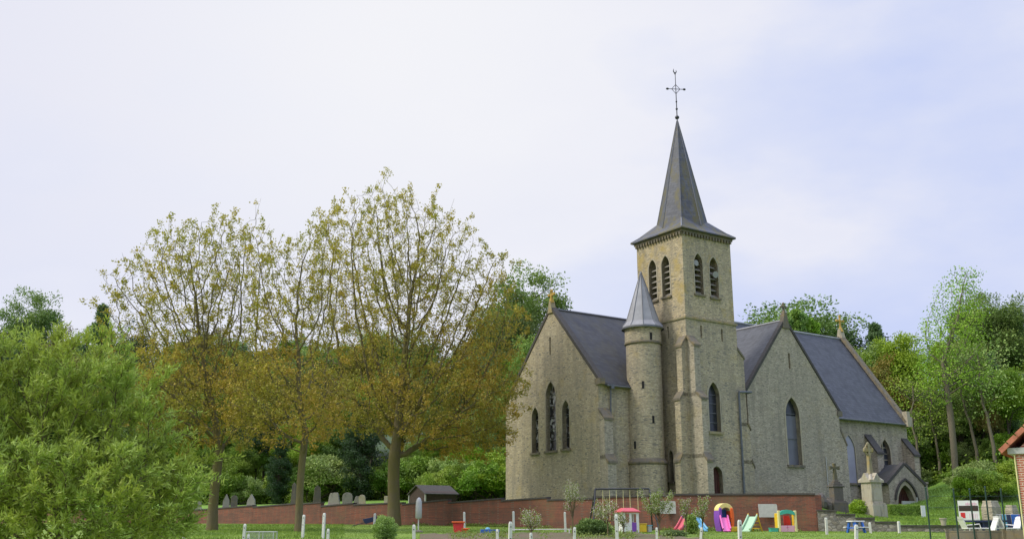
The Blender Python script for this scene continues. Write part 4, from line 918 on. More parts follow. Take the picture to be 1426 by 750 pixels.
for sg, mt in ((-1, 'pink'), (1, 'lpink')):
    m = MB(); m.box((sg * W_ * .19, 0, H_ * .15), (W_ * .36, .05, H_ * .28)); d_ = m.obj('half_door', 'lpink', t, bevel=.015); m = MB(); m.ell((sg * .05, -.04, H_ * .22), (.025, .02, .025), 6, 4); m.obj('knob', 'pink', d_)
t = ground_thing('toy_box', 'low teal plastic box left of the yellow-posted playhouse front', 'toy box', 1077, 53, 4); m = MB(); m.box((0, 0, .1), (.42, .3, .2)); m.obj('crate', 'teal', t, bevel=.03); m = MB(); m.box((0, 0, .2), (.46, .34, .03)); m.obj('rim', 'teal', t)
# boards on the wall
def wallboard(px0, px1, y0, y1, label, cut):
    dep = wall_depth((px0 + px1) / 2) - .12; A = at(px0, y1, dep); B = at(px1, y0, dep)
    t = thing('wall_board', label, 'board', ((A.x + B.x) / 2, dep, A.z), 0, 'white boards on the brick wall')
    w, h = B.x - A.x, B.z - A.z; pr = [(-w / 2, .0), (w / 2, 0), (w / 2, h * .72), (w / 2 - w * .1, h), (-w / 2 - (.03 if cut else 0), h)] if cut else [(-w / 2, 0), (w / 2, 0), (w / 2, h), (-w / 2, h)]
    m = MB(); m.prism(pr, fx, -.02, .01); m.obj('panel', 'board', t)
    m = MB()
    for x in (-w * .35, w * .35): m.box((x, .05, h / 2), (.05, .06, h * .9))
    m.obj('battens', 'whitepost', t)
wallboard(1057.5, 1083.5, 701, 719.5, 'weathered white board with cut corner on the brick wall beside the yellow-posted playhouse', True)
wallboard(919, 945, 697, 714.5, 'stained white board on the brick wall behind a young tree', False)
# orange/red toy table, sandpit
t = ground_thing('toy_table', 'red and orange plastic toy table with bench seat', 'toy table', 641, 51, -8); k = 51 / F
m = MB(); m.box((-.1, 0, .52), (.62, .42, .07)); m.obj('table_top', 'orange', t, bevel=.02)
m = MB(); m.prism([(-.3, 0), (.12, 0), (.16, .48), (-.36, .48)], fx, -.14, .14); m.obj('pedestal', 'red', t, bevel=.02)
m = MB(); m.box((.28, 0, .2), (.36, .36, .06)); m.obj('bench_seat', 'orange', t, bevel=.02)
m = MB(); m.box((.25, 0, .09), (.24, .22, .18)); m.obj('bench_base', 'orange', t)
t = ground_thing('sandbox', 'low blue plastic sandbox tray on the lawn', 'sandbox', 682, 50, 5)
m = MB(); m.panel([(-.42, -.35), (.42, -.35), (.42, .35), (-.42, .35)], [], lambda a, b, d: (a, b, .05)); 
for (a, b, c, d) in ((-.42, .42, -.38, -.32), (-.42, .42, .32, .38), (-.45, -.39, -.38, .38), (.39, .45, -.38, .38)): m.bb(a, b, c, d, 0, .18)
m.obj('tray', 'blue_p', t)
m = MB(); m.box((0, 0, .1), (.76, .6, .05)); m.obj('sand', 'pale', t)
m = MB(); m.ell((-.1, -.05, .2), (.12, .1, .08), 8, 6); m.obj('toy_shell', 'sky_p', t)
# toy picnic table
t = ground_thing('picnic_table', 'childrens picnic table with white top and blue legs before the stone wall', 'picnic table', 1192, 51, 20)
m = MB(); m.box((0, 0, .56), (.75, .5, .05)); m.obj('table_top', 'white', t, bevel=.015)
for sy in (-1, 1): m = MB(); m.box((0, sy * .42, .27), (.75, .2, .04)); m.obj('bench', 'white', t, bevel=.01)
for sx in (-1, 1): m = MB(); m.prism([(-.42, .0), (-.3, 0), (-.1, .52), (-.24, .52)], fy, sx * .24 - .04, sx * .24 + .04); m.prism([(.42, .0), (.3, 0), (.1, .52), (.24, .52)], fy, sx * .24 - .04, sx * .24 + .04); m.box((sx * .24, 0, .24), (.07, .8, .06)); m.obj('trestle', 'blue_p', t)
# folded parasol
t = ground_thing('parasol', 'folded garden parasol in a long grey cover on a white pole', 'parasol', 582.5, 52); zt0 = at(582.5, 692, 52).z - frontz(52); zb0 = at(582.5, 721.5, 52).z - frontz(52)
m = MB(); m.tube([(0, 0, -.1), (0, 0, zb0 + .2)], .03, 8); m.obj('pole', 'whitepost', t)
m = MB(); m.lathe((0, 0, zb0), [(.12, 0), (.165, .05), (.165, .5), (.15, .85), (.10, zt0 - zb0 - .06), (.03, zt0 - zb0)], 10); m.obj('cover', 'lgrey', t, smooth=True)
m = MB(); m.lathe((0, 0, 0), [(.25, 0), (.25, .06), (.06, .12)], 12); m.obj('foot', 'concrete', t)
# wheelbarrow-like dark cart by the wall
t = ground_thing('wheelbarrow', 'dark wheelbarrow tipped against the foot of the brick wall', 'wheelbarrow', 514, 66, 10)
m = MB(); m.prism([(-.25, .15), (.35, .32), (.5, .65), (-.45, .45)], fx, -.28, .28); m.obj('tray', 'navy', t, bevel=.02)
for sy in (-1, 1): m = MB(); m.tube([(-1.1, sy * .25, .02), (.2, sy * .2, .38), (.75, sy * .22, .62)], .025, 6); m.obj('handle', 'iron', t)
m = MB(); m.tube([(.55, -.04, .2), (.55, .04, .2)], .2, 14); m.obj('wheel', 'iron', t)
# wire cage
t = ground_thing('wire_cage', 'low silvery wire mesh rabbit run on the grass', 'cage', 364, 41, 3); k = 41 / F; W_, D_, h = 38 * k, .8, 9.5 * k + .12
fr = []
m = MB()
for x in (-W_ / 2, 0, W_ / 2):
    for y in (-D_ / 2, D_ / 2): m.tube([(x, y, 0), (x, y, h)], .018, 5)
for z in (.02, h):
    for y in (-D_ / 2, D_ / 2): m.tube([(-W_ / 2, y, z), (W_ / 2, y, z)], .018, 5)
    for x in (-W_ / 2, 0, W_ / 2): m.tube([(x, -D_ / 2, z), (x, D_ / 2, z)], .018, 5)
m.obj('frame', 'lgrey', t)
m = MB()
for x in np.arange(-W_ / 2, W_ / 2, .05): m.tube([(x, -D_ / 2, 0), (x, -D_ / 2, h), (x, D_ / 2, h), (x, D_ / 2, 0)], .003, 3)
for z in np.arange(0, h, .05): m.tube([(-W_ / 2, -D_ / 2, z), (W_ / 2, -D_ / 2, z)], .003, 3); m.tube([(-W_ / 2, D_ / 2, z), (W_ / 2, D_ / 2, z)], .003, 3)
m.obj('mesh', 'lgrey', t)
# timber edging rail right of the garden bed
t = ground_thing('rail', 'low pale timber edging rail between short posts by the blue sandbox', 'rail', 752, 48.5, 0)
m = MB(); m.tube([(-1.5, 0, .22), (1.5, .1, .24)], .025, 6); m.obj('rail_bar', 'whitepost', t)
for x in (-1.4, 1.4): m = MB(); m.tube([(x, .05, -.1), (x, .05, .26)], .03, 6); m.obj('stake', 'whitepost', t)

# ---------------------------------------------------------------- behind the green fence
def hth(name, label, cat, px, dep, rz=0, z=None): 
    p = hat(px, dep); 
    if z is not None: p.z = z
    return thing(name, label, cat, p, R(rz))
p = hat(1351, 55.5); t = thing('sign_board', 'white estate sign with dark brown band and small red picture on stakes', 'sign', p, R(-20)); k = 55.5 / F
zc = at(1351, 710.5, 55.5).z - p.z; w, h = 25.5 * k, 27 * k
m = MB(); m.box((0, 0, zc), (w, .04, h)); s_ = m.obj('panel', 'white', t)
m = MB(); m.box((0, -.025, zc + h * .12), (w * .94, .012, h * .26)); m.obj('dark_band', 'wooddark', s_)
m = MB(); m.box((-w * .3, -.025, zc - h * .22), (w * .22, .012, h * .26)); m.obj('red_picture', 'red', s_)
m = MB()
for i in range(5): m.box((w * (.02 + .09 * i), -.025, zc - h * .25), (.02, .01, h * .24))
for i, hh_ in enumerate((.10, .14, .08, .16, .12, .15, .09)): m.box((w * (-.1 + .08 * i), -.025, zc + h * .33), (w * .045, .01, h * hh_))
m.obj('lettering', 'lpink', s_)
s_.rotation_euler = (0, R(0), 0)
for sx in (-1, 1): m = MB(); m.box((sx * w * .42, .05, zc / 2), (.06, .05, zc * 1.3)); m.obj('stake', 'cream', t)
for i, (px, y0, y1, wpx, dep, lab) in enumerate(((1382.5, 698, 723, 19, 57, 'large squarish pale block of stacked stone behind the dark table'), (1411, 704, 719, 13, 58, 'smaller pale stone block beside the brick house corner'))):
    p = hat(px, dep); h = at(px, y0, dep).z - p.z; k = dep / F; w = wpx * k
    t = thing('stone_block', lab, 'stone pillar', p, R(25), 'pale stone blocks on the right slope'); m = MB(); m.lathe((0, 0, 0), [(w * .68, -.3), (w * .66, h * .75), (w * .5, h)], 4, a0=math.pi / 4); m.obj('masonry', 'wall_r', t, bevel=.03)
    m = MB(); m.lathe((0, 0, 0), [(w * .52, h - .02), (w * .5, h + .06)], 4, a0=math.pi / 4); m.obj('cap', 'pale', t)
p = hat(1374, 49); p.z = frontz(49) ; t = thing('garden_table', 'dark garden table behind the green fence', 'table', p, R(4)); k = 49 / F
zt0 = at(1374, 725, 49).z - p.z
m = MB(); m.box((0, 0, zt0), (52 * k, .8, .09)); m.obj('table_top', 'navy', t)
for sx in (-1, 1):
    for sy in (-1, 1): m = MB(); m.box((sx * .35, sy * .3, zt0 / 2), (.09, .09, zt0)); m.obj('leg', 'navy', t)
m = MB(); m.box((0, 0, zt0 * .72), (.9, .5, .25)); m.obj('apron', 'navy', t)
def lounger(px, dep, rz, label):
    g_ = gat(px, dep); t = thing('sun_lounger', label, 'sun lounger', g_, R(rz), 'white plastic sun loungers')
    m = MB(); m.box((0, 0, .36), (1.25, .55, .05)); m.obj('seat', 'white', t, bevel=.015)
    m = MB(); m.prism([(-.62, .38), (-.58, .34), (-.22 - .55, .72 + .12), (-.3 - .55, .78 + .1)], fx, -.27, .27); m.obj('backrest', 'white', t)
    for sx in (-1, 1):
        for sy in (-1, 1): m = MB(); m.tube([(sx * .5, sy * .24, .36), (sx * .55, sy * .25, 0)], .03, 6); m.obj('leg', 'white', t)
    m = MB(); m.tube([(-.62, -.27, .5), (-.05, -.27, .55), (0, -.27, .36)], .025, 6); m.obj('armrest', 'white', t)
lounger(1362, 46, 2, 'white plastic sun lounger below the sign board, left of the raised one')
lounger(1398, 46, 185, 'white plastic sun lounger with raised back next to the brick house')
p = gat(1390, 45.2); t = thing('folding_chair', 'white folded plastic chair forming an A shape on the loungers right', 'chair', p, R(0))
for sx, mt in ((-1, 'white'), (1, 'white')):
    m = MB(); m.box((sx * .2, 0, .42), (.06, .5, .95), ry=sx * R(-24)); m.obj('side_frame', mt, t, bevel=.01)
m = MB(); m.box((0, 0, .88), (.12, .5, .05)); m.obj('top_bar', 'white', t)
m = MB(); m.box((.0, 0, .4), (.4, .44, .04)); m.obj('seat', 'white', t)
p = gat(1412, 49.5); t = thing('clothes_airer', 'clothes rack hung with blue, dark and pink laundry beside the house', 'clothes rack', p, 0); k = 49.5 / F; zt0 = at(1412, 716, 49.5).z - p.z
m = MB(); m.tube([(-.7, 0, 0), (-.6, 0, zt0), (.8, 0, zt0), (.9, 0, 0)], .02, 6); m.tube([(-.6, .4, 0), (-.6, .4, zt0), (.8, .4, zt0), (.8, .4, 0)], .02, 6); m.obj('rack', 'lgrey', t)
for i, (x, w, c) in enumerate(((-.42, .2, 'sky_p'), (-.2, .2, 'navy'), (.1, .36, 'blue_p'), (.4, .2, 'purple'), (.62, .24, 'pinkred'))):
    o = MB(); o.box((0, 0, -.3), (w, .03, .6)); o.v = [(a + (.02 if c_ < -.3 else 0), b, c_) for a, b, c_ in o.v]; q = o.obj('towel', c, None, bevel=.01); q.location = (p.x + x, p.y - .02, p.z + zt0 + .01)
    tag(q, ('light blue', 'black', 'mid blue', 'purple', 'pink')[i] + ' cloth hanging on the clothes rack', 'towel', 'laundry on the rack')
p = at(1350, 732.5, 50); t = thing('plant_pot', 'small grey-white pot on the stone wall below the sign board', 'pot', (p.x - .02, wall_depth(1350) - .05, at(1350, 733, 53).z + .08), 0)
m = MB(); m.lathe((0, 0, 0), [(.12, 0), (.16, .3), (.17, .36)], 12); m.obj('pot', 'pale', t); m = MB(); m.lathe((0, 0, 0), [(.155, .3), (.19, .31), (.19, .37)], 12); m.obj('rim', 'pale', t)
p = hat(1287.5, 63); t = thing('notice_panel', 'small white notice panel on a stake right of the hedge', 'sign', p, R(15)); m = MB(); m.box((0, 0, .35), (.3, .04, .75)); m.obj('panel', 'white', t); m = MB(); m.box((0, .05, .2), (.05, .05, .8)); m.obj('stake', 'whitepost', t)
# ================================================================ vegetation
def rand_unit(n, g): v = g.normal(size=(n, 3)); return v / np.linalg.norm(v, axis=1, keepdims=True)
def leaves(name, c, length, width, mats, parent, g, up=0.0, dirs=None, spread=1.0, midx=None):
    """one small four-cornered leaf per point of c"""
    n = len(c); d = rand_unit(n, g) * spread + np.array([0, 0, up])
    if dirs is not None: d = d + dirs
    d /= np.linalg.norm(d, axis=1, keepdims=True)
    s = np.cross(d, rand_unit(n, g)); s /= np.linalg.norm(s, axis=1, keepdims=True) + 1e-9
    L = length * g.uniform(.65, 1.25, (n, 1)); W = width * g.uniform(.7, 1.2, (n, 1)) / 2
    bend = np.cross(d, s) * L * .12
    v = np.stack([c, c + d * L * .45 + s * W + bend, c + d * L, c + d * L * .45 - s * W + bend], 1).reshape(-1, 3)
    return npmesh(name, v, np.arange(4 * n).reshape(-1, 4), mats, parent, midx)
def branch_mesh(name, P0, P1, R0, R1, mt, parent):
    vs, fs = [], []; off = 0; out_v = []; out_f = []
    for lo, hi, n in ((0, .035, 3), (.035, .12, 5), (.12, 9, 10)):
        k = (R0 >= lo) & (R0 < hi)
        if not k.any(): continue
        p0, p1, r0, r1 = P0[k], P1[k], R0[k][:, None], R1[k][:, None]
        d = p1 - p0; d /= np.linalg.norm(d, axis=1, keepdims=True) + 1e-9
        ref = np.tile(np.array([1., .13, .07]), (len(d), 1)); a = np.cross(d, ref); a /= np.linalg.norm(a, axis=1, keepdims=True) + 1e-9; b = np.cross(d, a)
        ring = []
        for j in range(n):
            an = 2 * math.pi * j / n; u = a * math.cos(an) + b * math.sin(an); ring.append(np.stack([p0 - d * r0 * .2 + u * r0, p1 + d * r1 * .2 + u * r1], 1))
        V_ = np.stack(ring, 2)                    # (K, 2, n, 3)
        K = len(d); base = off + np.arange(K)[:, None] * 2 * n; j = np.arange(n); j2 = (j + 1) % n
        f_ = np.stack([base + j, base + j2, base + n + j2, base + n + j], 2).reshape(-1, 4)
        out_v.append(V_.reshape(-1, 3)); out_f.append(f_); off += K * 2 * n
    return npmesh(name, np.concatenate(out_v), np.concatenate(out_f), mt, parent, smooth=True)
def grow(trunk, att, g, step=.4, infl=5.0, kill=.8, up=.15, iters=140, maxn=9000):
    """branches reach for scattered points: returns node positions and parents"""
    pos = [np.array(p, float) for p in trunk]; par = [-1] + list(range(len(trunk) - 1)); att = att.copy()
    A = np.array(pos); best = np.full(len(att), 1e9); bi = np.zeros(len(att), int)
    def upd(new, i0):
        nonlocal best, bi
        d = np.linalg.norm(att[:, None] - new[None], axis=2); k = d.argmin(1); dm = d[np.arange(len(att)), k]
        m_ = dm < best; best[m_] = dm[m_]; bi[m_] = k[m_] + i0
    upd(A, 0)
    for it in range(iters):
        act = best < infl * (3 if it < 12 else 1)
        if not act.any() or len(pos) > maxn: break
        P = np.array(pos); acc = np.zeros_like(P); v = att[act] - P[bi[act]]; v /= np.linalg.norm(v, axis=1, keepdims=True) + 1e-9
        np.add.at(acc, bi[act], v); idx = np.unique(bi[act]); d = acc[idx]; d /= np.linalg.norm(d, axis=1, keepdims=True) + 1e-9
        d += np.array([0, 0, up]) + g.normal(0, .14, d.shape); d /= np.linalg.norm(d, axis=1, keepdims=True)
        new = P[idx] + d * step; i0 = len(pos)
        far = np.array([np.min(((P - q) ** 2).sum(1)) for q in new]) > (step * .55) ** 2; new, idx = new[far], idx[far]
        if len(new) == 0: break
        pos += list(new); par += list(idx)
        upd(new, i0); keep = best > kill
        att, best, bi = att[keep], best[keep], bi[keep]
        if len(att) == 0: break
    return np.array(pos), np.array(par)
def radii(par, tip, r_trunk, expo=2.3):
    n = len(par); w = np.zeros(n); ch = np.zeros(n, int)
    for i in range(1, n): ch[par[i]] += 1
    w[ch == 0] = 1
    for i in range(n - 1, 0, -1): w[par[i]] += w[i]
    r = w ** (1 / expo); s = (r_trunk - tip) / (r[0] - 1); return tip + (r - 1) * s, ch
def in_ells(n, ells, g, shell=.0):
    out = []; vol = np.array([e[1][0] * e[1][1] * e[1][2] for e in ells]); k = (vol / vol.sum() * n).astype(int)
    for (c, r), m_ in zip(ells, k):
        u = rand_unit(m_, g) * (g.uniform(shell, 1, (m_, 1)) ** (1 / 2.2)); out.append(u * np.array(r) + np.array(c))
    return np.concatenate(out)
def tree_from_photo(name, label, base_px, depth, rt, fork, ells_px, seed, natt, leafn, size=1.0, group=None, tuft=1.0, basez=None, mats=('leaf_top', 'leaf_low'), lowz=.5, dens_low=1.0):
    """crown lobes measured in the photograph at the tree's own distance"""
    g = np.random.default_rng(seed); b = gat(base_px, depth) if basez is None else Vector((at(base_px, 735, depth).x, depth, basez))
    t = thing(name, label, 'tree', b, 0, group); ells = []
    for (x, y, rx, ry) in ells_px:
        c = at(x, y, depth); k = (at(x + 1, y, depth) - c).x; rz = abs((at(x, y - ry, depth) - at(x, y + ry, depth)).z) / 2
        ells.append(((c.x - b.x, g.uniform(-.8, .8), c.z - b.z), (rx * k, rx * k * .9, rz)))
    att = in_ells(natt, ells, g); 
    trunk = [(math.sin(i * .3 + seed) * .06 * i / 4, math.cos(i * .23) * .05, z) for i, z in enumerate(np.arange(0, fork + .01, .5))]
    pos, par = grow(trunk, att, g, step=.40 * size, kill=.52 * size, infl=6 * size, up=.12)
    r, ch = radii(par, .012 * size, rt); r[:4] *= np.array([1.35, 1.18, 1.08, 1.03])
    i = np.arange(1, len(pos)); tips = np.where(ch == 0)[0]; _, ui = np.unique(np.floor(pos[tips] / (.45 * size)).astype(int), axis=0, return_index=True); tips = tips[ui]
    # upright end shoots
    m = len(tips); top = pos[tips, 2] > lowz * pos[:, 2].max()
    rep = 2; tp = np.repeat(tips, rep); outw = pos[tp] - pos[par[tp]]; outw /= np.linalg.norm(outw, axis=1, keepdims=True) + 1e-9
    hi = np.clip((pos[tp, 2] / pos[:, 2].max() - .35) * 1.8, 0, 1)[:, None]
    sd = outw * (1 - .45 * hi) + g.normal(0, .35, outw.shape) + np.array([0, 0, 1]) * hi * 1.2; sd /= np.linalg.norm(sd, axis=1, keepdims=True)
    ln = g.uniform(.35, 1.0, (len(tp), 1)) * size * (1 + .75 * hi * (g.random((len(tp), 1)) < .35)); end = pos[tp] + sd * ln
    P0 = np.concatenate([pos[par[i]], pos[tp]]); P1 = np.concatenate([pos[i], end])
    R0 = np.concatenate([r[par[i]] * .0 + np.minimum(r[par[i]], r[i] * 1.25), np.full(len(tp), .012 * size)]); R1 = np.concatenate([r[i], np.full(len(tp), .006 * size)])
    br = branch_mesh('branches', P0, P1, R0, R1, 'bark', t)
    # leaf tufts along twigs
    thin = i[r[i] < .03 * size]; _, ui = np.unique(np.floor(pos[thin] / (.2 * size)).astype(int), axis=0, return_index=True); thin = thin[ui]; zmax = pos[:, 2].max()
    cn = []; lo = []
    frac = lambda P: np.clip(P[:, 2] / zmax, 0, 1)
    for f_, cnt in ((1.0, 21), (.75, 7), (.4, 4)):
        q = pos[tp] + sd * ln * f_; k_ = int(cnt * leafn)
        q = np.repeat(q[g.random(len(q)) < .56], k_, axis=0); q = q + g.normal(0, .105 * size * tuft, q.shape); cn.append(q)
    q = pos[thin]; z_ = frac(q); kk = np.clip(g.poisson(leafn * (.8 + 31 * dens_low * np.clip(.86 + .1 * np.sin(q[:, 0] * .9 + seed) - z_, 0, 1) ** 1.5)), 0, 40); q = np.repeat(q, kk, axis=0); q = q + g.normal(0, .24 * size, q.shape); cn.append(q)
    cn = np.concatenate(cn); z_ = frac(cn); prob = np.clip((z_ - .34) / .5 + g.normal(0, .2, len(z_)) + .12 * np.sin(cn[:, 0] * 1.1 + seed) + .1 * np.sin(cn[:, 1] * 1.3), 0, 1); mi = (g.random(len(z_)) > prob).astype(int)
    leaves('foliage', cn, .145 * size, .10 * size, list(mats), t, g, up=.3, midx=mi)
    return t, len(cn), len(pos)
import time
T0 = time.time()
a = tree_from_photo('broadleaf_tree', 'largest maple with thick mossy trunk and wide yellow-green crown, nearest the church', 548, 67, .41, 5.0,
    [(548, 415, 118, 150), (610, 395, 70, 110), (470, 400, 62, 115), (655, 470, 85, 105), (690, 430, 38, 75), (600, 555, 135, 68), (640, 600, 80, 40), (530, 300, 40, 55), (455, 560, 80, 55), (690, 550, 52, 70)], 3, 4600, 1.35, 1.0, 'row of maples before the brick wall')
b = tree_from_photo('broadleaf_tree', 'leftmost maple of the row, round crown above the willow leaves', 295, 56, .26, 4.6,
    [(290, 420, 90, 115), (180, 430, 50, 78), (225, 400, 50, 80), (345, 400, 45, 95), (280, 550, 120, 78), (170, 520, 50, 60)], 11, 3400, 1.25, .9, 'row of maples before the brick wall')
c = tree_from_photo('broadleaf_tree', 'thin-trunked middle maple standing between the two bigger ones', 416, 52, .19, 5.0,
    [(405, 450, 68, 115), (440, 400, 45, 100), (375, 400, 36, 80), (410, 565, 90, 68), (350, 540, 50, 60)], 23, 2200, 1.25, .85, 'row of maples before the brick wall')
print('hero', a[1:], b[1:], c[1:], time.time() - T0)

# ---------------------------------------------------------------- big willow bush in the left foreground
def willow():
    g = np.random.default_rng(5); D0 = 17.0; b = Vector((at(95, 735, D0).x, D0, frontz(D0)))
    t = thing('willow_bush', 'big bright green willow bush with narrow leaves filling the lower left corner', 'bush', b)
    ells = []
    for (x, y, rx, ry) in ((70, 610, 120, 140), (10, 540, 62, 88), (60, 520, 40, 62), (128, 545, 48, 84), (165, 520, 34, 52), (190, 590, 50, 66), (205, 655, 62, 70), (100, 700, 170, 80), (-70, 600, 110, 150), (228, 700, 42, 60), (262, 655, 34, 26), (290, 668, 26, 12), (215, 535, 22, 30)):
        c = at(x, y, D0); k = D0 / F * 1.03; ells.append(((c.x - b.x, g.uniform(-.4, .4), c.z - b.z), (rx * k, rx * k * .8, ry * k)))
    att = in_ells(3800, ells, g)
    trunk = [(0, 0, z) for z in np.arange(-.2, .7, .15)]
    pos, par = grow(trunk, att, g, step=.14, kill=.2, infl=2.4, up=.1, iters=170, maxn=9000)
    r, ch = radii(par, .003, .09); i = np.arange(1, len(pos))
    # leafy sprays on the outside and inside
    tips = np.where(ch == 0)[0]; anyn = np.where(r < .012)[0]
    src = np.concatenate([np.repeat(tips, 3), g.choice(anyn, 4500)]); cen = np.array([0, 0, 1.2])
    outd = pos[src] - cen; outd /= np.linalg.norm(outd, axis=1, keepdims=True) + 1e-9
    sd = outd * .85 + np.array([0, 0, .45]) + g.normal(0, .5, outd.shape); sd /= np.linalg.norm(sd, axis=1, keepdims=True)
    ln = g.uniform(.15, .42, len(src)) * np.where(g.random(len(src)) < .06, 2.0, 1); droop = np.zeros_like(sd); droop[:, 2] = -.22
    segs = 3; P0 = [pos[par[i]]]; P1 = [pos[i]]; R0 = [np.minimum(r[par[i]], r[i] * 1.25)]; R1 = [r[i]]
    def pt(f): return pos[src] + sd * (ln * f)[:, None] + droop * ((ln * f) ** 2 * 1.6)[:, None]
    for s in range(segs): P0.append(pt(s / segs)); P1.append(pt((s + 1) / segs)); R0.append(np.full(len(src), .0045 - .001 * s)); R1.append(np.full(len(src), .0035 - .001 * s))
    branch_mesh('branches', np.concatenate(P0), np.concatenate(P1), np.concatenate(R0), np.concatenate(R1), 'bark', t)
    cn, dd = [], []
    for f in np.linspace(.12, 1, 15):
        q = pt(f); cn.append(q + g.normal(0, .012, q.shape)); dd.append(sd * 1.1)
    cn = np.concatenate(cn); dd = np.concatenate(dd)
    leaves('foliage', cn, .11, .024, 'willow', t, g, up=.1, dirs=dd * .7, spread=.85)
    return len(cn), len(pos)
print('willow', willow(), time.time() - T0)

# ---------------------------------------------------------------- woodland trees behind the church: a few grown kinds, then copies
def crown_tree(name, h, trunk_h, rx, top, mt, seed, leaf=.24, nleaf=16200, bark='barkdark', kind='round', rt=.22, clumps=120):
    g = np.random.default_rng(seed); t = thing(name, 'x', 'tree'); cz = (trunk_h + h) / 2; rz = (h - trunk_h) / 2
    if kind == 'cone':
        zf = g.uniform(0, 1, clumps) ** 1.3; an = g.uniform(0, 2 * math.pi, clumps); rr = rx * (1 - zf) * g.uniform(.6, 1.05, clumps)
        C_ = np.stack([rr * np.cos(an), rr * np.sin(an), trunk_h + zf * (h - trunk_h)], 1); cr_ = (.28 + .5 * (1 - zf)) * rx * .42
    elif kind == 'column':
        zf = g.uniform(0, 1, clumps); an = g.uniform(0, 2 * math.pi, clumps); rr = rx * np.sqrt(g.uniform(.1, 1, clumps)) * np.sin(np.clip(zf * 2.6 + .5, 0, math.pi))
        C_ = np.stack([rr * np.cos(an), rr * np.sin(an), trunk_h + zf * (h - trunk_h)], 1); cr_ = np.full(clumps, rx * .38)
    else:
        u = rand_unit(clumps, g) * g.uniform(.3, .95, (clumps, 1)); u[:, 2] = np.where(u[:, 2] < -.5, -u[:, 2] * .6, u[:, 2])
        bump = 1 + .18 * np.sin(u[:, :1] * 5 + seed) + .12 * np.sin(u[:, 1:2] * 7 + seed * 2)
        C_ = u * np.array([rx, rx, rz]) * bump + np.array([0, 0, cz]); cr_ = g.uniform(.17, .31, clumps) * rx
    k = nleaf // clumps; u = rand_unit(clumps * k, g) * g.uniform(.35, 1.08, (clumps * k, 1)); c = np.repeat(C_, k, 0) + u * np.repeat(cr_, k)[:, None] * np.array([1, 1, .75])
    leaves('crown', c, leaf, leaf * .6, mt, t, g, up=.15, dirs=u * .6)
    P0, P1, R0, R1 = [], [], [], []; zs = np.linspace(0, trunk_h + (h - trunk_h) * .75, 12); px_ = np.cumsum(g.normal(0, .1, 12)); py_ = np.cumsum(g.normal(0, .1, 12))
    for i in range(11): P0.append((px_[i], py_[i], zs[i])); P1.append((px_[i + 1], py_[i + 1], zs[i + 1])); R0.append(rt * (1 - i / 13)); R1.append(rt * (1 - (i + 1) / 13))
    for q in range(min(clumps, 26)):
        j = g.integers(3, 11); e = C_[q]; s0 = np.array((px_[j], py_[j], min(zs[j], e[2]))); md = (s0 + e) / 2 + g.normal(0, .25, 3)
        for (a_, b_, ra, rb) in ((s0, md, .07, .05), (md, e, .05, .02)): P0.append(a_); P1.append(b_); R0.append(ra); R1.append(rb)
    branch_mesh('trunk', np.array(P0), np.array(P1), np.array(R0), np.array(R1), bark, t)
    return t
g0 = np.random.default_rng(42)
kinds = {}
def K(n, *a, **k): kinds[n] = crown_tree(*a, **k)
K('fresh', 'broadleaf_tree', 15, 4, 4.2, 0, 'fresh', 1, nleaf=27000)
K('mid', 'broadleaf_tree', 16, 4.5, 4.6, 0, 'mid', 2, nleaf=27000)
K('mid2', 'broadleaf_tree', 14, 3, 3.6, 0, 'mid', 9, nleaf=23400, clumps=90)
K('dark', 'broadleaf_tree', 16, 4, 4.8, 0, 'dark', 3, nleaf=25200)
K('olive', 'broadleaf_tree', 14, 4, 3.8, 0, 'olive', 4, nleaf=19800, leaf=.24)
K('blue', 'conifer_tree', 16, 2, 3.4, 0, 'blue', 5, nleaf=21600, kind='cone', clumps=110)
K('palegreen', 'broadleaf_tree', 15, 5, 3.8, 0, 'palegreen', 6, nleaf=16200, leaf=.22)
K('ivy', 'evergreen_tree', 13, .4, 2.2, 0, 'dark', 7, nleaf=25200, kind='column', clumps=90, leaf=.22)
K('poplar', 'poplar_tree', 14, 2.5, 1.0, 0, 'lime', 8, nleaf=10800, kind='column', clumps=50, leaf=.22, rt=.14)
K('shrub', 'shrub', 3.2, .2, 2.0, 0, 'fresh', 12, nleaf=12600, leaf=.16, clumps=45, rt=.05)
K('shrubd', 'shrub', 3.6, .2, 2.4, 0, 'mid', 13, nleaf=12600, leaf=.18, clumps=45, rt=.05)
used = set()
def put(kind, px, depth, h, label, group=None, cat=None, ws=1.0, base=None):
    src = kinds[kind]; H0 = {'fresh': 15, 'mid': 16, 'mid2': 14, 'dark': 16, 'olive': 14, 'blue': 16, 'palegreen': 15, 'ivy': 13, 'poplar': 14, 'shrub': 3.2, 'shrubd': 3.6}[kind]
    p = hat(px, depth) if base is None else base; s = h / H0; rz = float(g0.uniform(0, 6.28)); p.z -= .15
    if kind not in used:
        used.add(kind); o = src; o.location = p; o.rotation_euler = (0, 0, rz); o.scale = (s * ws, s * ws, s); o['label'] = label
    else: o = copy_thing(src, p, rz, (s * ws, s * ws, s), label)
    if 'group' in o: del o['group']
    if group: o['group'] = group
    o['category'] = cat or ('bush' if 'shrub' in kind else 'tree'); return o
def put_top(kind, px, ytop, depth, label, group=None, ws=1.0):
    b = hat(px, depth); h = at(px, ytop, depth).z - b.z; return put(kind, px, depth, max(h, 2), label, group, None, ws)
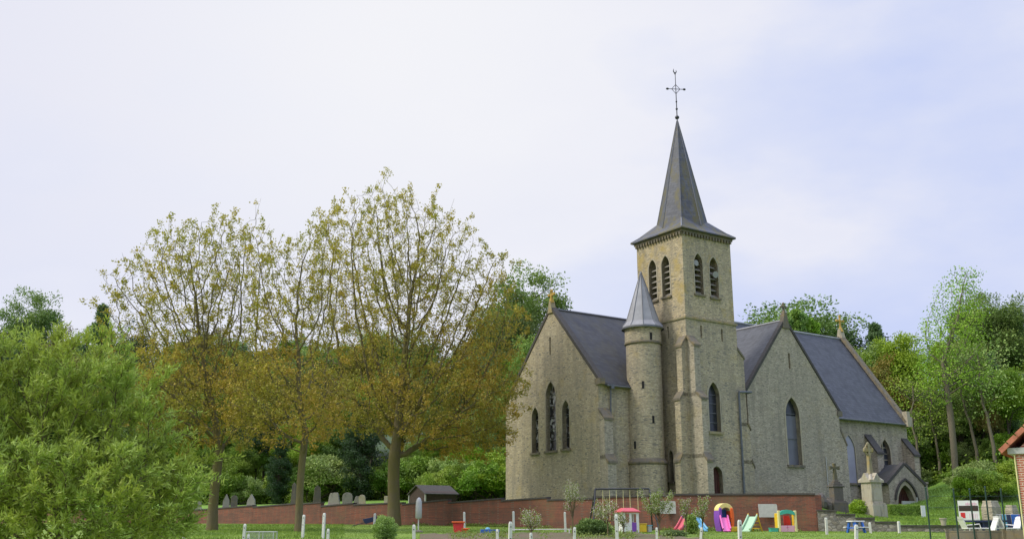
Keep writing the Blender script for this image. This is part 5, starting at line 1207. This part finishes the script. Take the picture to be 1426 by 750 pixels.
# trees that stand out
put_top('palegreen', 14, 404, 150, 'grey-green thin-topped tree on the skyline at the far left', ws=.9)
put_top('blue', 112, 426, 140, 'blue-green conifer on the skyline above the willow bush', ws=1.2)
put_top('palegreen', 727, 372, 128, 'grey-green rounded tree rising just left of the chancel gable cross', ws=.95)
put_top('mid', 700, 410, 124, 'mid green tree in front of the rounded one, left of the chancel gable', ws=.8)
put_top('fresh', 742, 455, 108, 'bright green small tree at the left edge of the chancel gable', ws=.8)
put_top('mid', 1135, 414, 118, 'broad round green tree rising above the transept gable', ws=1.5)
put_top('mid2', 1072, 432, 122, 'lighter green tree left of the transept gable cross', ws=1.1)
put_top('dark', 1185, 446, 116, 'darker green tree between transept cross and nave cross', ws=1.2)
for i, (px, y) in enumerate(((1106, 447), (1117, 443), (1128, 432), (1140, 437), (1149, 444), (1158, 450))):
    put_top('poplar', px, y, 104, 'slim bright green poplar behind the nave ridge, %s from the left' % ('first', 'second', 'third', 'fourth', 'fifth', 'sixth')[i], 'slim poplars behind the nave', ws=.8)
put_top('blue', 1243, 452, 108, 'bright blue-green conifer right of the nave gable cross', ws=1.3)
put_top('fresh', 1213, 468, 105, 'green tree just above the right end of the nave roof', ws=1.0)
put_top('olive', 1243, 500, 99, 'brownish olive tree beside the right end of the nave roof', ws=.9)
put_top('mid', 1420, 404, 112, 'tall dark green tree on the skyline at the right edge', ws=1.15)
put_top('mid', 1392, 412, 116, 'dark green tree second from the right edge on the skyline', ws=.9)
put_top('blue', 1408, 490, 98, 'blue-green conifer low before the dark skyline tree at right edge', ws=1.0)
put_top('fresh', 1275, 455, 104, 'fresh green tree left of the tall slender tree', ws=.95)
put_top('fresh', 1375, 466, 102, 'fresh green tree right of the tall slender trunk', ws=1.0)
put_top('olive', 1395, 545, 93, 'thin brownish tree left of the brick house roof', ws=.7)
put_top('ivy', 499, 560, 97, 'dark ivy-clad evergreen between the thin and the thick maple trunks', ws=1.25)
put_top('ivy', 385, 610, 98, 'dark evergreen behind the gravestones between the two left trunks', ws=1.1)
# the tall slender tree
def slender():
    g = np.random.default_rng(31); D0 = 92; b = hat(1338, D0)
    t = thing('slender_tree', 'tall slender pale-trunked tree with sparse light green top, right of the church', 'tree', b); ells = []
    for (x, y, rx, ry) in ((1345, 400, 32, 34), (1330, 440, 34, 50), (1318, 470, 40, 40), (1355, 450, 22, 50), (1372, 420, 16, 20), (1310, 520, 42, 40), (1360, 520, 32, 40)):
        c = at(x, y, D0); k = D0 / F * 1.03; ells.append(((c.x - b.x, g.uniform(-.5, .5), c.z - b.z), (rx * k, rx * k, ry * k)))
    att = in_ells(900, ells, g); hf = at(1336, 500, D0).z - b.z
    trunk = [(-.0 + .15 * math.sin(z * .3), 0, z) for z in np.arange(0, hf, .6)]
    pos, par = grow(trunk, att, g, step=.5, kill=.75, infl=6, up=.3); r, ch = radii(par, .02, .29); i = np.arange(1, len(pos))
    branch_mesh('branches', pos[par[i]], pos[i], np.minimum(r[par[i]], r[i] * 1.2), r[i], 'barkgrey', t)
    tp = np.where(r < .06)[0]; q = np.repeat(pos[tp], 16, 0); q = q + g.normal(0, .34, q.shape); leaves('foliage', q, .22, .15, 'lime', t, g)
slender()
# thin bare trunks at the wood edge on the right
thin = thing('young_tree', 'x', 'tree'); gt_ = np.random.default_rng(3)
zs = np.linspace(0, 9, 12); xs_ = np.cumsum(gt_.normal(0, .09, 12)); P = np.stack([xs_, np.cumsum(gt_.normal(0, .05, 12)), zs], 1); rr_ = np.linspace(.15, .05, 12)
P0, P1, R0, R1 = list(P[:-1]), list(P[1:]), list(rr_[:-1]), list(rr_[1:]); tipsq = []
for q in range(22): j = gt_.integers(5, 12); e = P[j] + gt_.normal(0, 1, 3) * np.array([1, 1, .5]) + np.array([0, 0, 1]); P0.append(P[j]); P1.append(e); R0.append(.03); R1.append(.012); tipsq.append(e)
branch_mesh('trunk', np.array(P0), np.array(P1), np.array(R0), np.array(R1), 'barkgrey', thin)
q = np.repeat(np.array(tipsq), 45, 0); q = q + gt_.normal(0, .55, q.shape); leaves('crown', q, .2, .13, 'fresh', thin, gt_)
tl = [(1262, 88, 8, -8, 'leaning thin tree at the grass edge just right of the porch'), (1287, 95, 10, 2, 'thin straight trunk left of the tall slender tree'), (1317, 96, 9, 0, 'thin pale trunk close left of the tall slender trunk'), (1373, 93, 10, -4, 'thin trunk first right of the tall slender one'),
      (1397, 91, 11, -2, 'thin trunk nearest the brick house roof'), (1300, 100, 9, 6, 'thin crooked trunk deep in the wood behind the leaning tree')]
for i, (px, dep, h, lean, lab) in enumerate(tl):
    p = hat(px, dep); s = h / 9
    if i == 0: o = thin; o.location = p; o.scale = (s,) * 3; o['label'] = lab
    else: o = copy_thing(thin, p, i * 1.3, s, lab)
    o['group'] = 'thin trunks at the wood edge'; o.rotation_euler = (0, R(lean), i * .0)
# young saplings filling the edge of the wood
for grp, lab, spans in (('saplings on the bank by the chancel', 'young bright green sapling on the bank between thick maple and chancel', [(578, 101, 6.5), (600, 99, 6), (622, 100, 8), (645, 99, 9), (668, 98, 8.5), (690, 99, 9.5), (706, 100, 10), (632, 103, 10)]),
                       ('saplings between the maples', 'young green sapling in the gap between two maple trunks', [(330, 106, 7), (362, 108, 8), (432, 104, 8.5), (452, 104, 8), (250, 112, 8), (225, 114, 9), (400, 107, 8), (302, 109, 8)]),
                       ('saplings at the right wood edge', 'young bright sapling at the edge of the right hand wood', [(1278, 98, 8), (1296, 99, 9.5), (1313, 98, 7.5), (1327, 99, 8), (1352, 96, 8), (1366, 97, 9.5), (1382, 95, 8.5), (1404, 94, 8), (1420, 93, 9), (1255, 102, 8)])):
    for i, (px, dep, h) in enumerate(spans): put(('fresh', 'mid2', 'fresh', 'mid')[i % 4], px, dep, h, lab, grp, ws=1.15)
# the wood itself
regions = [((-60, 250), 'green tree in the wood behind the willow bush', ('mid', 'olive', 'dark', 'mid2', 'palegreen')),
           ((250, 480), 'tree in the wood behind the two left maples', ('olive', 'mid', 'fresh', 'dark', 'mid2')),
           ((480, 760), 'tree in the wood between the thick maple and the chancel', ('fresh', 'mid', 'mid2', 'olive')),
           ((760, 1200), 'tree in the wood hidden behind the church roofs', ('mid', 'dark', 'mid2')),
           ((1200, 1330), 'tree in the green wood between church and slender tree', ('fresh', 'mid', 'mid2', 'dark', 'mid')),
           ((1330, 1500), 'tree in the green wood right of the slender tree', ('fresh', 'mid', 'mid2', 'dark', 'fresh'))]
def yt_min(px): return lerp(px, [-60, 0, 60, 130, 200, 300, 480, 620, 700, 760, 1000, 1060, 1200, 1260, 1300, 1380, 1426], [430, 425, 438, 434, 440, 444, 448, 446, 450, 470, 470, 462, 482, 478, 474, 440, 420])
cnt = 0
for (x0, x1), lab, ks in regions:
    grp = lab.replace('tree in', 'trees in')
    for row in range(4):
        n_ = max(2, int((x1 - x0) / (46 if x0 != 760 else 90)))
        for j in range(n_):
            px = x0 + (x1 - x0) * (j + .5 + g0.uniform(-.4, .4)) / n_; ye = lerp(px, [-900, 0, 460, 700, 1000, 1260, 1340, 1426, 2600], [180, 116, 103, 99, 113, 103, 96, 91, 82])
            dep = ye + row * 9 + g0.uniform(0, 7); b = hat(px, dep); y_t = yt_min(px) + g0.uniform(0, 26) + (3 - row) * 26
            h = at(px, y_t, dep).z - b.z; h = float(np.clip(h, 5, 19)); put(ks[int(g0.integers(len(ks)))], px, dep, h, lab, grp, ws=float(g0.uniform(.8, 1.15))); cnt += 1
# shrubs along the wood edge
for lab, grp, spans, ks in (('fresh green shrub on the bank between shed and chancel', 'shrubs on the bank by the chancel', [(600, 92, 3), (622, 90, 3.6), (642, 91, 4.2), (662, 90, 4), (682, 91, 4.4), (700, 92, 4), (650, 96, 5.5), (690, 97, 5.6), (615, 96, 4.6)], ('shrub',)),
                       ('dark green shrub at the foot of the wood right of the porch', 'shrubs at the foot of the wood', [(1270, 96, 3), (1290, 99, 3.2), (1310, 98, 3.0), (1330, 97, 3.5), (1352, 95, 2.8), (1372, 96, 2.8), (1395, 93, 2.8), (1415, 92, 3), (1300, 101, 5), (1345, 99, 5), (1385, 98, 5)], ('shrubd',)),
                       ('light green shrub on the slope behind the sign board', 'light shrubs behind the sign board', [(1350, 76, 2.2), (1362, 78, 3.2), (1376, 76, 2.8), (1392, 75, 2.6), (1406, 77, 3.0)], ('shrub',)),
                       ('green undergrowth shrub behind the gravestones', 'shrubs behind the gravestones', [(120, 118, 4), (160, 114, 4), (200, 112, 4), (240, 108, 3.5), (275, 104, 3.5), (310, 102, 4), (345, 101, 3.2), (380, 104, 3.4), (430, 99, 4.5), (455, 98, 5), (530, 98, 4), (555, 97, 4), (580, 97, 4.5)], ('shrub', 'shrub', 'shrubd'))):
    for i, (px, dep, h) in enumerate(spans): put(ks[i % len(ks)], px, dep, h, lab, grp, ws=float(g0.uniform(.8, 1.2)))
print('wood', cnt, time.time() - T0)

# ---------------------------------------------------------------- hedge, small shrubs, young fruit trees, grass
def blob(name, label, cat, loc, ell, n, leaf, mt, seed, group=None, box=False, core=True):
    g = np.random.default_rng(seed); t = thing(name, label, cat, loc, 0, group)
    if box: u = g.uniform(-1, 1, (n, 3)); ax = g.integers(0, 3, n); u[np.arange(n), ax] = np.sign(u[np.arange(n), ax]) * g.uniform(.82, 1.03, n); c = u * np.array(ell) + np.array([0, 0, ell[2]])
    else:
        u = rand_unit(n, g); rr = (1 + .1 * np.sin(u[:, :1] * 6 + seed) + .1 * np.sin(u[:, 2:] * 9)) * g.uniform(.55, 1.06, (n, 1)); c = u * rr * np.array(ell) + np.array([0, 0, ell[2] * .9])
    leaves('foliage', c, leaf, leaf * .55, mt, t, g, up=.5, dirs=u * .5)
    if core:
        P0, P1 = [], []
        for _ in range(14): a_ = np.array([g.normal(0, .1) * ell[0], g.normal(0, .1) * ell[1], 0]); P0.append(a_); P1.append(a_ + rand_unit(1, g)[0] * np.array(ell) * .6 + np.array([0, 0, ell[2]]))
        branch_mesh('stems', np.array(P0), np.array(P1), np.full(14, .02), np.full(14, .008), 'barkdark', t)
    return t
p = hat(1261, 64.5); h_ = blob('hedge', 'low clipped green hedge in front of the church porch', 'hedge', p, (1.15, .35, .33), 6000, .09, 'fresh', 1, box=True); h_.rotation_euler = (0, 0, R(8))
p = hat(1198, 60.5); blob('box_bush', 'small rounded bright green bush between the two stone monuments', 'bush', p, (.62, .5, .42), 3000, .09, 'fresh', 2)
p = gat(535, 43); blob('round_shrub', 'dense round green shrub on the lawn at the foot of the thick maple', 'bush', p, (.5, .5, .48), 6000, .08, 'fresh', 3)
p = gat(824, 47); blob('leafy_shrub', 'dark leafy green shrub left of the red-roofed playhouse', 'bush', p, (.75, .6, .36), 4500, .12, 'mid', 4)
p = gat(838, 48); blob('leafy_shrub', 'white-flowered green shrub touching the red-roofed playhouse', 'bush', p, (.5, .5, .3), 2500, .1, 'fresh', 5)
p = gat(963.5, 49); blob('pointed_shrub', 'small pointed bright green shrub before the little slides', 'bush', p, (.3, .3, .46), 3500, .09, 'fresh', 6)
p = gat(940, 46); blob('leafy_shrub', 'flat grey-green plant on the soil left of the pointed shrub', 'bush', p, (.55, .4, .13), 1200, .1, 'palegreen', 7)
def fruit(px, dep, ytop, wpx, seed, label, dens=1.0, petals=.3):
    g = np.random.default_rng(seed); b = gat(px, dep); h = at(px, ytop, dep).z - b.z; w = wpx * dep / F / 2; t = thing('fruit_tree', label, 'tree', b, 0, 'young fruit trees in the garden bed')
    P0, P1, R0, R1 = [(0, 0, -.1)], [(.02, 0, h * .35)], [.035], [.03]; tw = []
    for k in range(int(9 + 6 * dens)):
        an = g.uniform(0, 6.28); e = np.array([math.cos(an) * w * g.uniform(.25, 1), math.sin(an) * w * g.uniform(.3, 1), h * g.uniform(.55, 1.02)]); s = np.array([.02, 0, h * g.uniform(.25, .5)]); md = s * .45 + e * .55 + np.array([0, 0, -.05])
        for a_, b_, r0, r1 in ((s, md, .018, .012), (md, e, .012, .005)): P0.append(a_); P1.append(b_); R0.append(r0); R1.append(r1)
        for f in np.linspace(.2, 1, 9): tw.append(md + (e - md) * f)
    branch_mesh('branches', np.array(P0), np.array(P1), np.array(R0), np.array(R1), 'bark', t)
    q = np.repeat(np.array(tw), int(7 * dens) + 1, 0); q = q + g.normal(0, .07, q.shape); leaves('foliage', q, .075, .045, 'aleaf', t, g)
    q = np.repeat(np.array(tw), int(6 * petals) + 1, 0); q = q + g.normal(0, .07, q.shape); leaves('blossom', q, .035, .035, 'petal', t, g)
fruit(918, 46, 683, 50, 1, 'densest young fruit tree with pale blossom left of the pointed shrub', 1.6, 1.0)
fruit(739, 42, 708, 38, 2, 'small young blossoming tree standing alone left of the bolt-topped posts', .7, .7)
fruit(797, 46, 668, 34, 3, 'tall thin young tree with sparse white blossom left of the swing frame', .7, .9)
fruit(846, 45, 694, 40, 4, 'young tree with cream blossom in front of the swing frame', .8, 1.0)
fruit(978, 47, 692, 24, 5, 'young upright tree leaning by the little slides', .8, .6)
fruit(955, 48, 694, 16, 6, 'sparsely leaved sapling left of the pointed shrub', .4, .4)
fruit(868, 46, 712, 14, 8, 'tiny sapling in front of the playhouse roof', .4, .5)
# grass blades on the visible lawn and along the wall foot
g = np.random.default_rng(9); n = 90000
px_ = g.uniform(150, 1330, n); dep = g.uniform(42, 72, n); wd = np.array([wall_depth(x) for x in px_]); ok = dep < wd - .1
inbed = (px_ > 590) & (px_ < 980) & (dep < 49); ok &= ~inbed | (g.random(n) < .12); px_, dep = px_[ok], dep[ok]
X = (px_ - 713) / 1416 * dep; Z = np.array([frontz(d) for d in dep]); c = np.stack([X, dep, Z], 1)
tall = np.where((px_ < 480), 1.5, .6) * g.uniform(.6, 1.3, len(X)); d_ = rand_unit(len(X), g) * .35 + np.array([0, 0, 1]); d_ /= np.linalg.norm(d_, axis=1, keepdims=True)
s_ = np.cross(d_, rand_unit(len(X), g)); s_ /= np.linalg.norm(s_, axis=1, keepdims=True); hh_ = (.06 * tall)[:, None]
v = np.stack([c - s_ * .012, c + s_ * .012, c + d_ * hh_ + s_ * .003, c + d_ * hh_ - s_ * .003], 1).reshape(-1, 3)
M['blade'] = leaf_mat('grass_blade', (.17, .28, .03), (.26, .38, .045), (.13, .22, .025), .2, .4)
gr = npmesh('grass', v, np.arange(4 * len(X)).reshape(-1, 4), 'blade'); structure(gr, 'stuff')
# weeds at the foot of the walls and over the soil
n = 14000; px_ = g.uniform(560, 1130, n); dep = np.array([wall_depth(x) for x in px_]) - .1 - np.abs(g.normal(0, .25, n)); soil = g.random(n) < .35; px_ = np.where(soil, g.uniform(600, 980, n), px_); dep = np.where(soil, g.uniform(43, 50, n), dep)
clump = (np.sin(px_ * .11) + np.sin(px_ * .037 + 2) + g.normal(0, .5, n)) > .1; px_, dep = px_[clump], dep[clump]
c = np.stack([(px_ - 713) / 1416 * dep, dep, np.array([frontz(d) for d in dep]) + np.abs(g.normal(0, .07, len(dep)))], 1)
wd_ = leaves('weeds', c, .11, .06, 'aleaf', None, g, up=.8); structure(wd_, 'stuff')
# undergrowth carpet at the wood edge
n = 110000; px_ = g.uniform(-60, 1480, n); ye = np.interp(px_, [-900, 0, 460, 700, 1000, 1260, 1340, 1426, 2600], [180, 113, 100, 95, 110, 100, 94, 89, 80]); dep = ye + np.abs(g.normal(0, 14, n)) - 1
X = (px_ - 713) / 1416 * dep; c = np.stack([X, dep, np.array([H(a_, b_) for a_, b_ in zip(X, dep)]) + np.abs(g.normal(0, .6, n))], 1)
ug = leaves('undergrowth', c, .34, .22, 'fresh', None, g, up=.3); structure(ug, 'stuff')
# rough grass on the churchyard slope right of the church and by the wall
n = 40000; px_ = g.uniform(1137, 1440, n); dep = g.uniform(54.5, 90, n); ok = dep > 55.3; px_, dep = px_[ok], dep[ok]; X = (px_ - 713) / 1416 * dep
c = np.stack([X, dep, np.array([H(a_, b_) for a_, b_ in zip(X, dep)])], 1); d_ = rand_unit(len(X), g) * .4 + np.array([0, 0, 1]); s_ = np.cross(d_, rand_unit(len(X), g)); s_ /= np.linalg.norm(s_, axis=1, keepdims=True)
v = np.stack([c - s_ * .02, c + s_ * .02, c + d_ * .1 + s_ * .004, c + d_ * .1 - s_ * .004], 1).reshape(-1, 3); gr = npmesh('rough_grass', v, np.arange(4 * len(X)).reshape(-1, 4), 'blade'); structure(gr, 'stuff')
print('done', time.time() - T0)
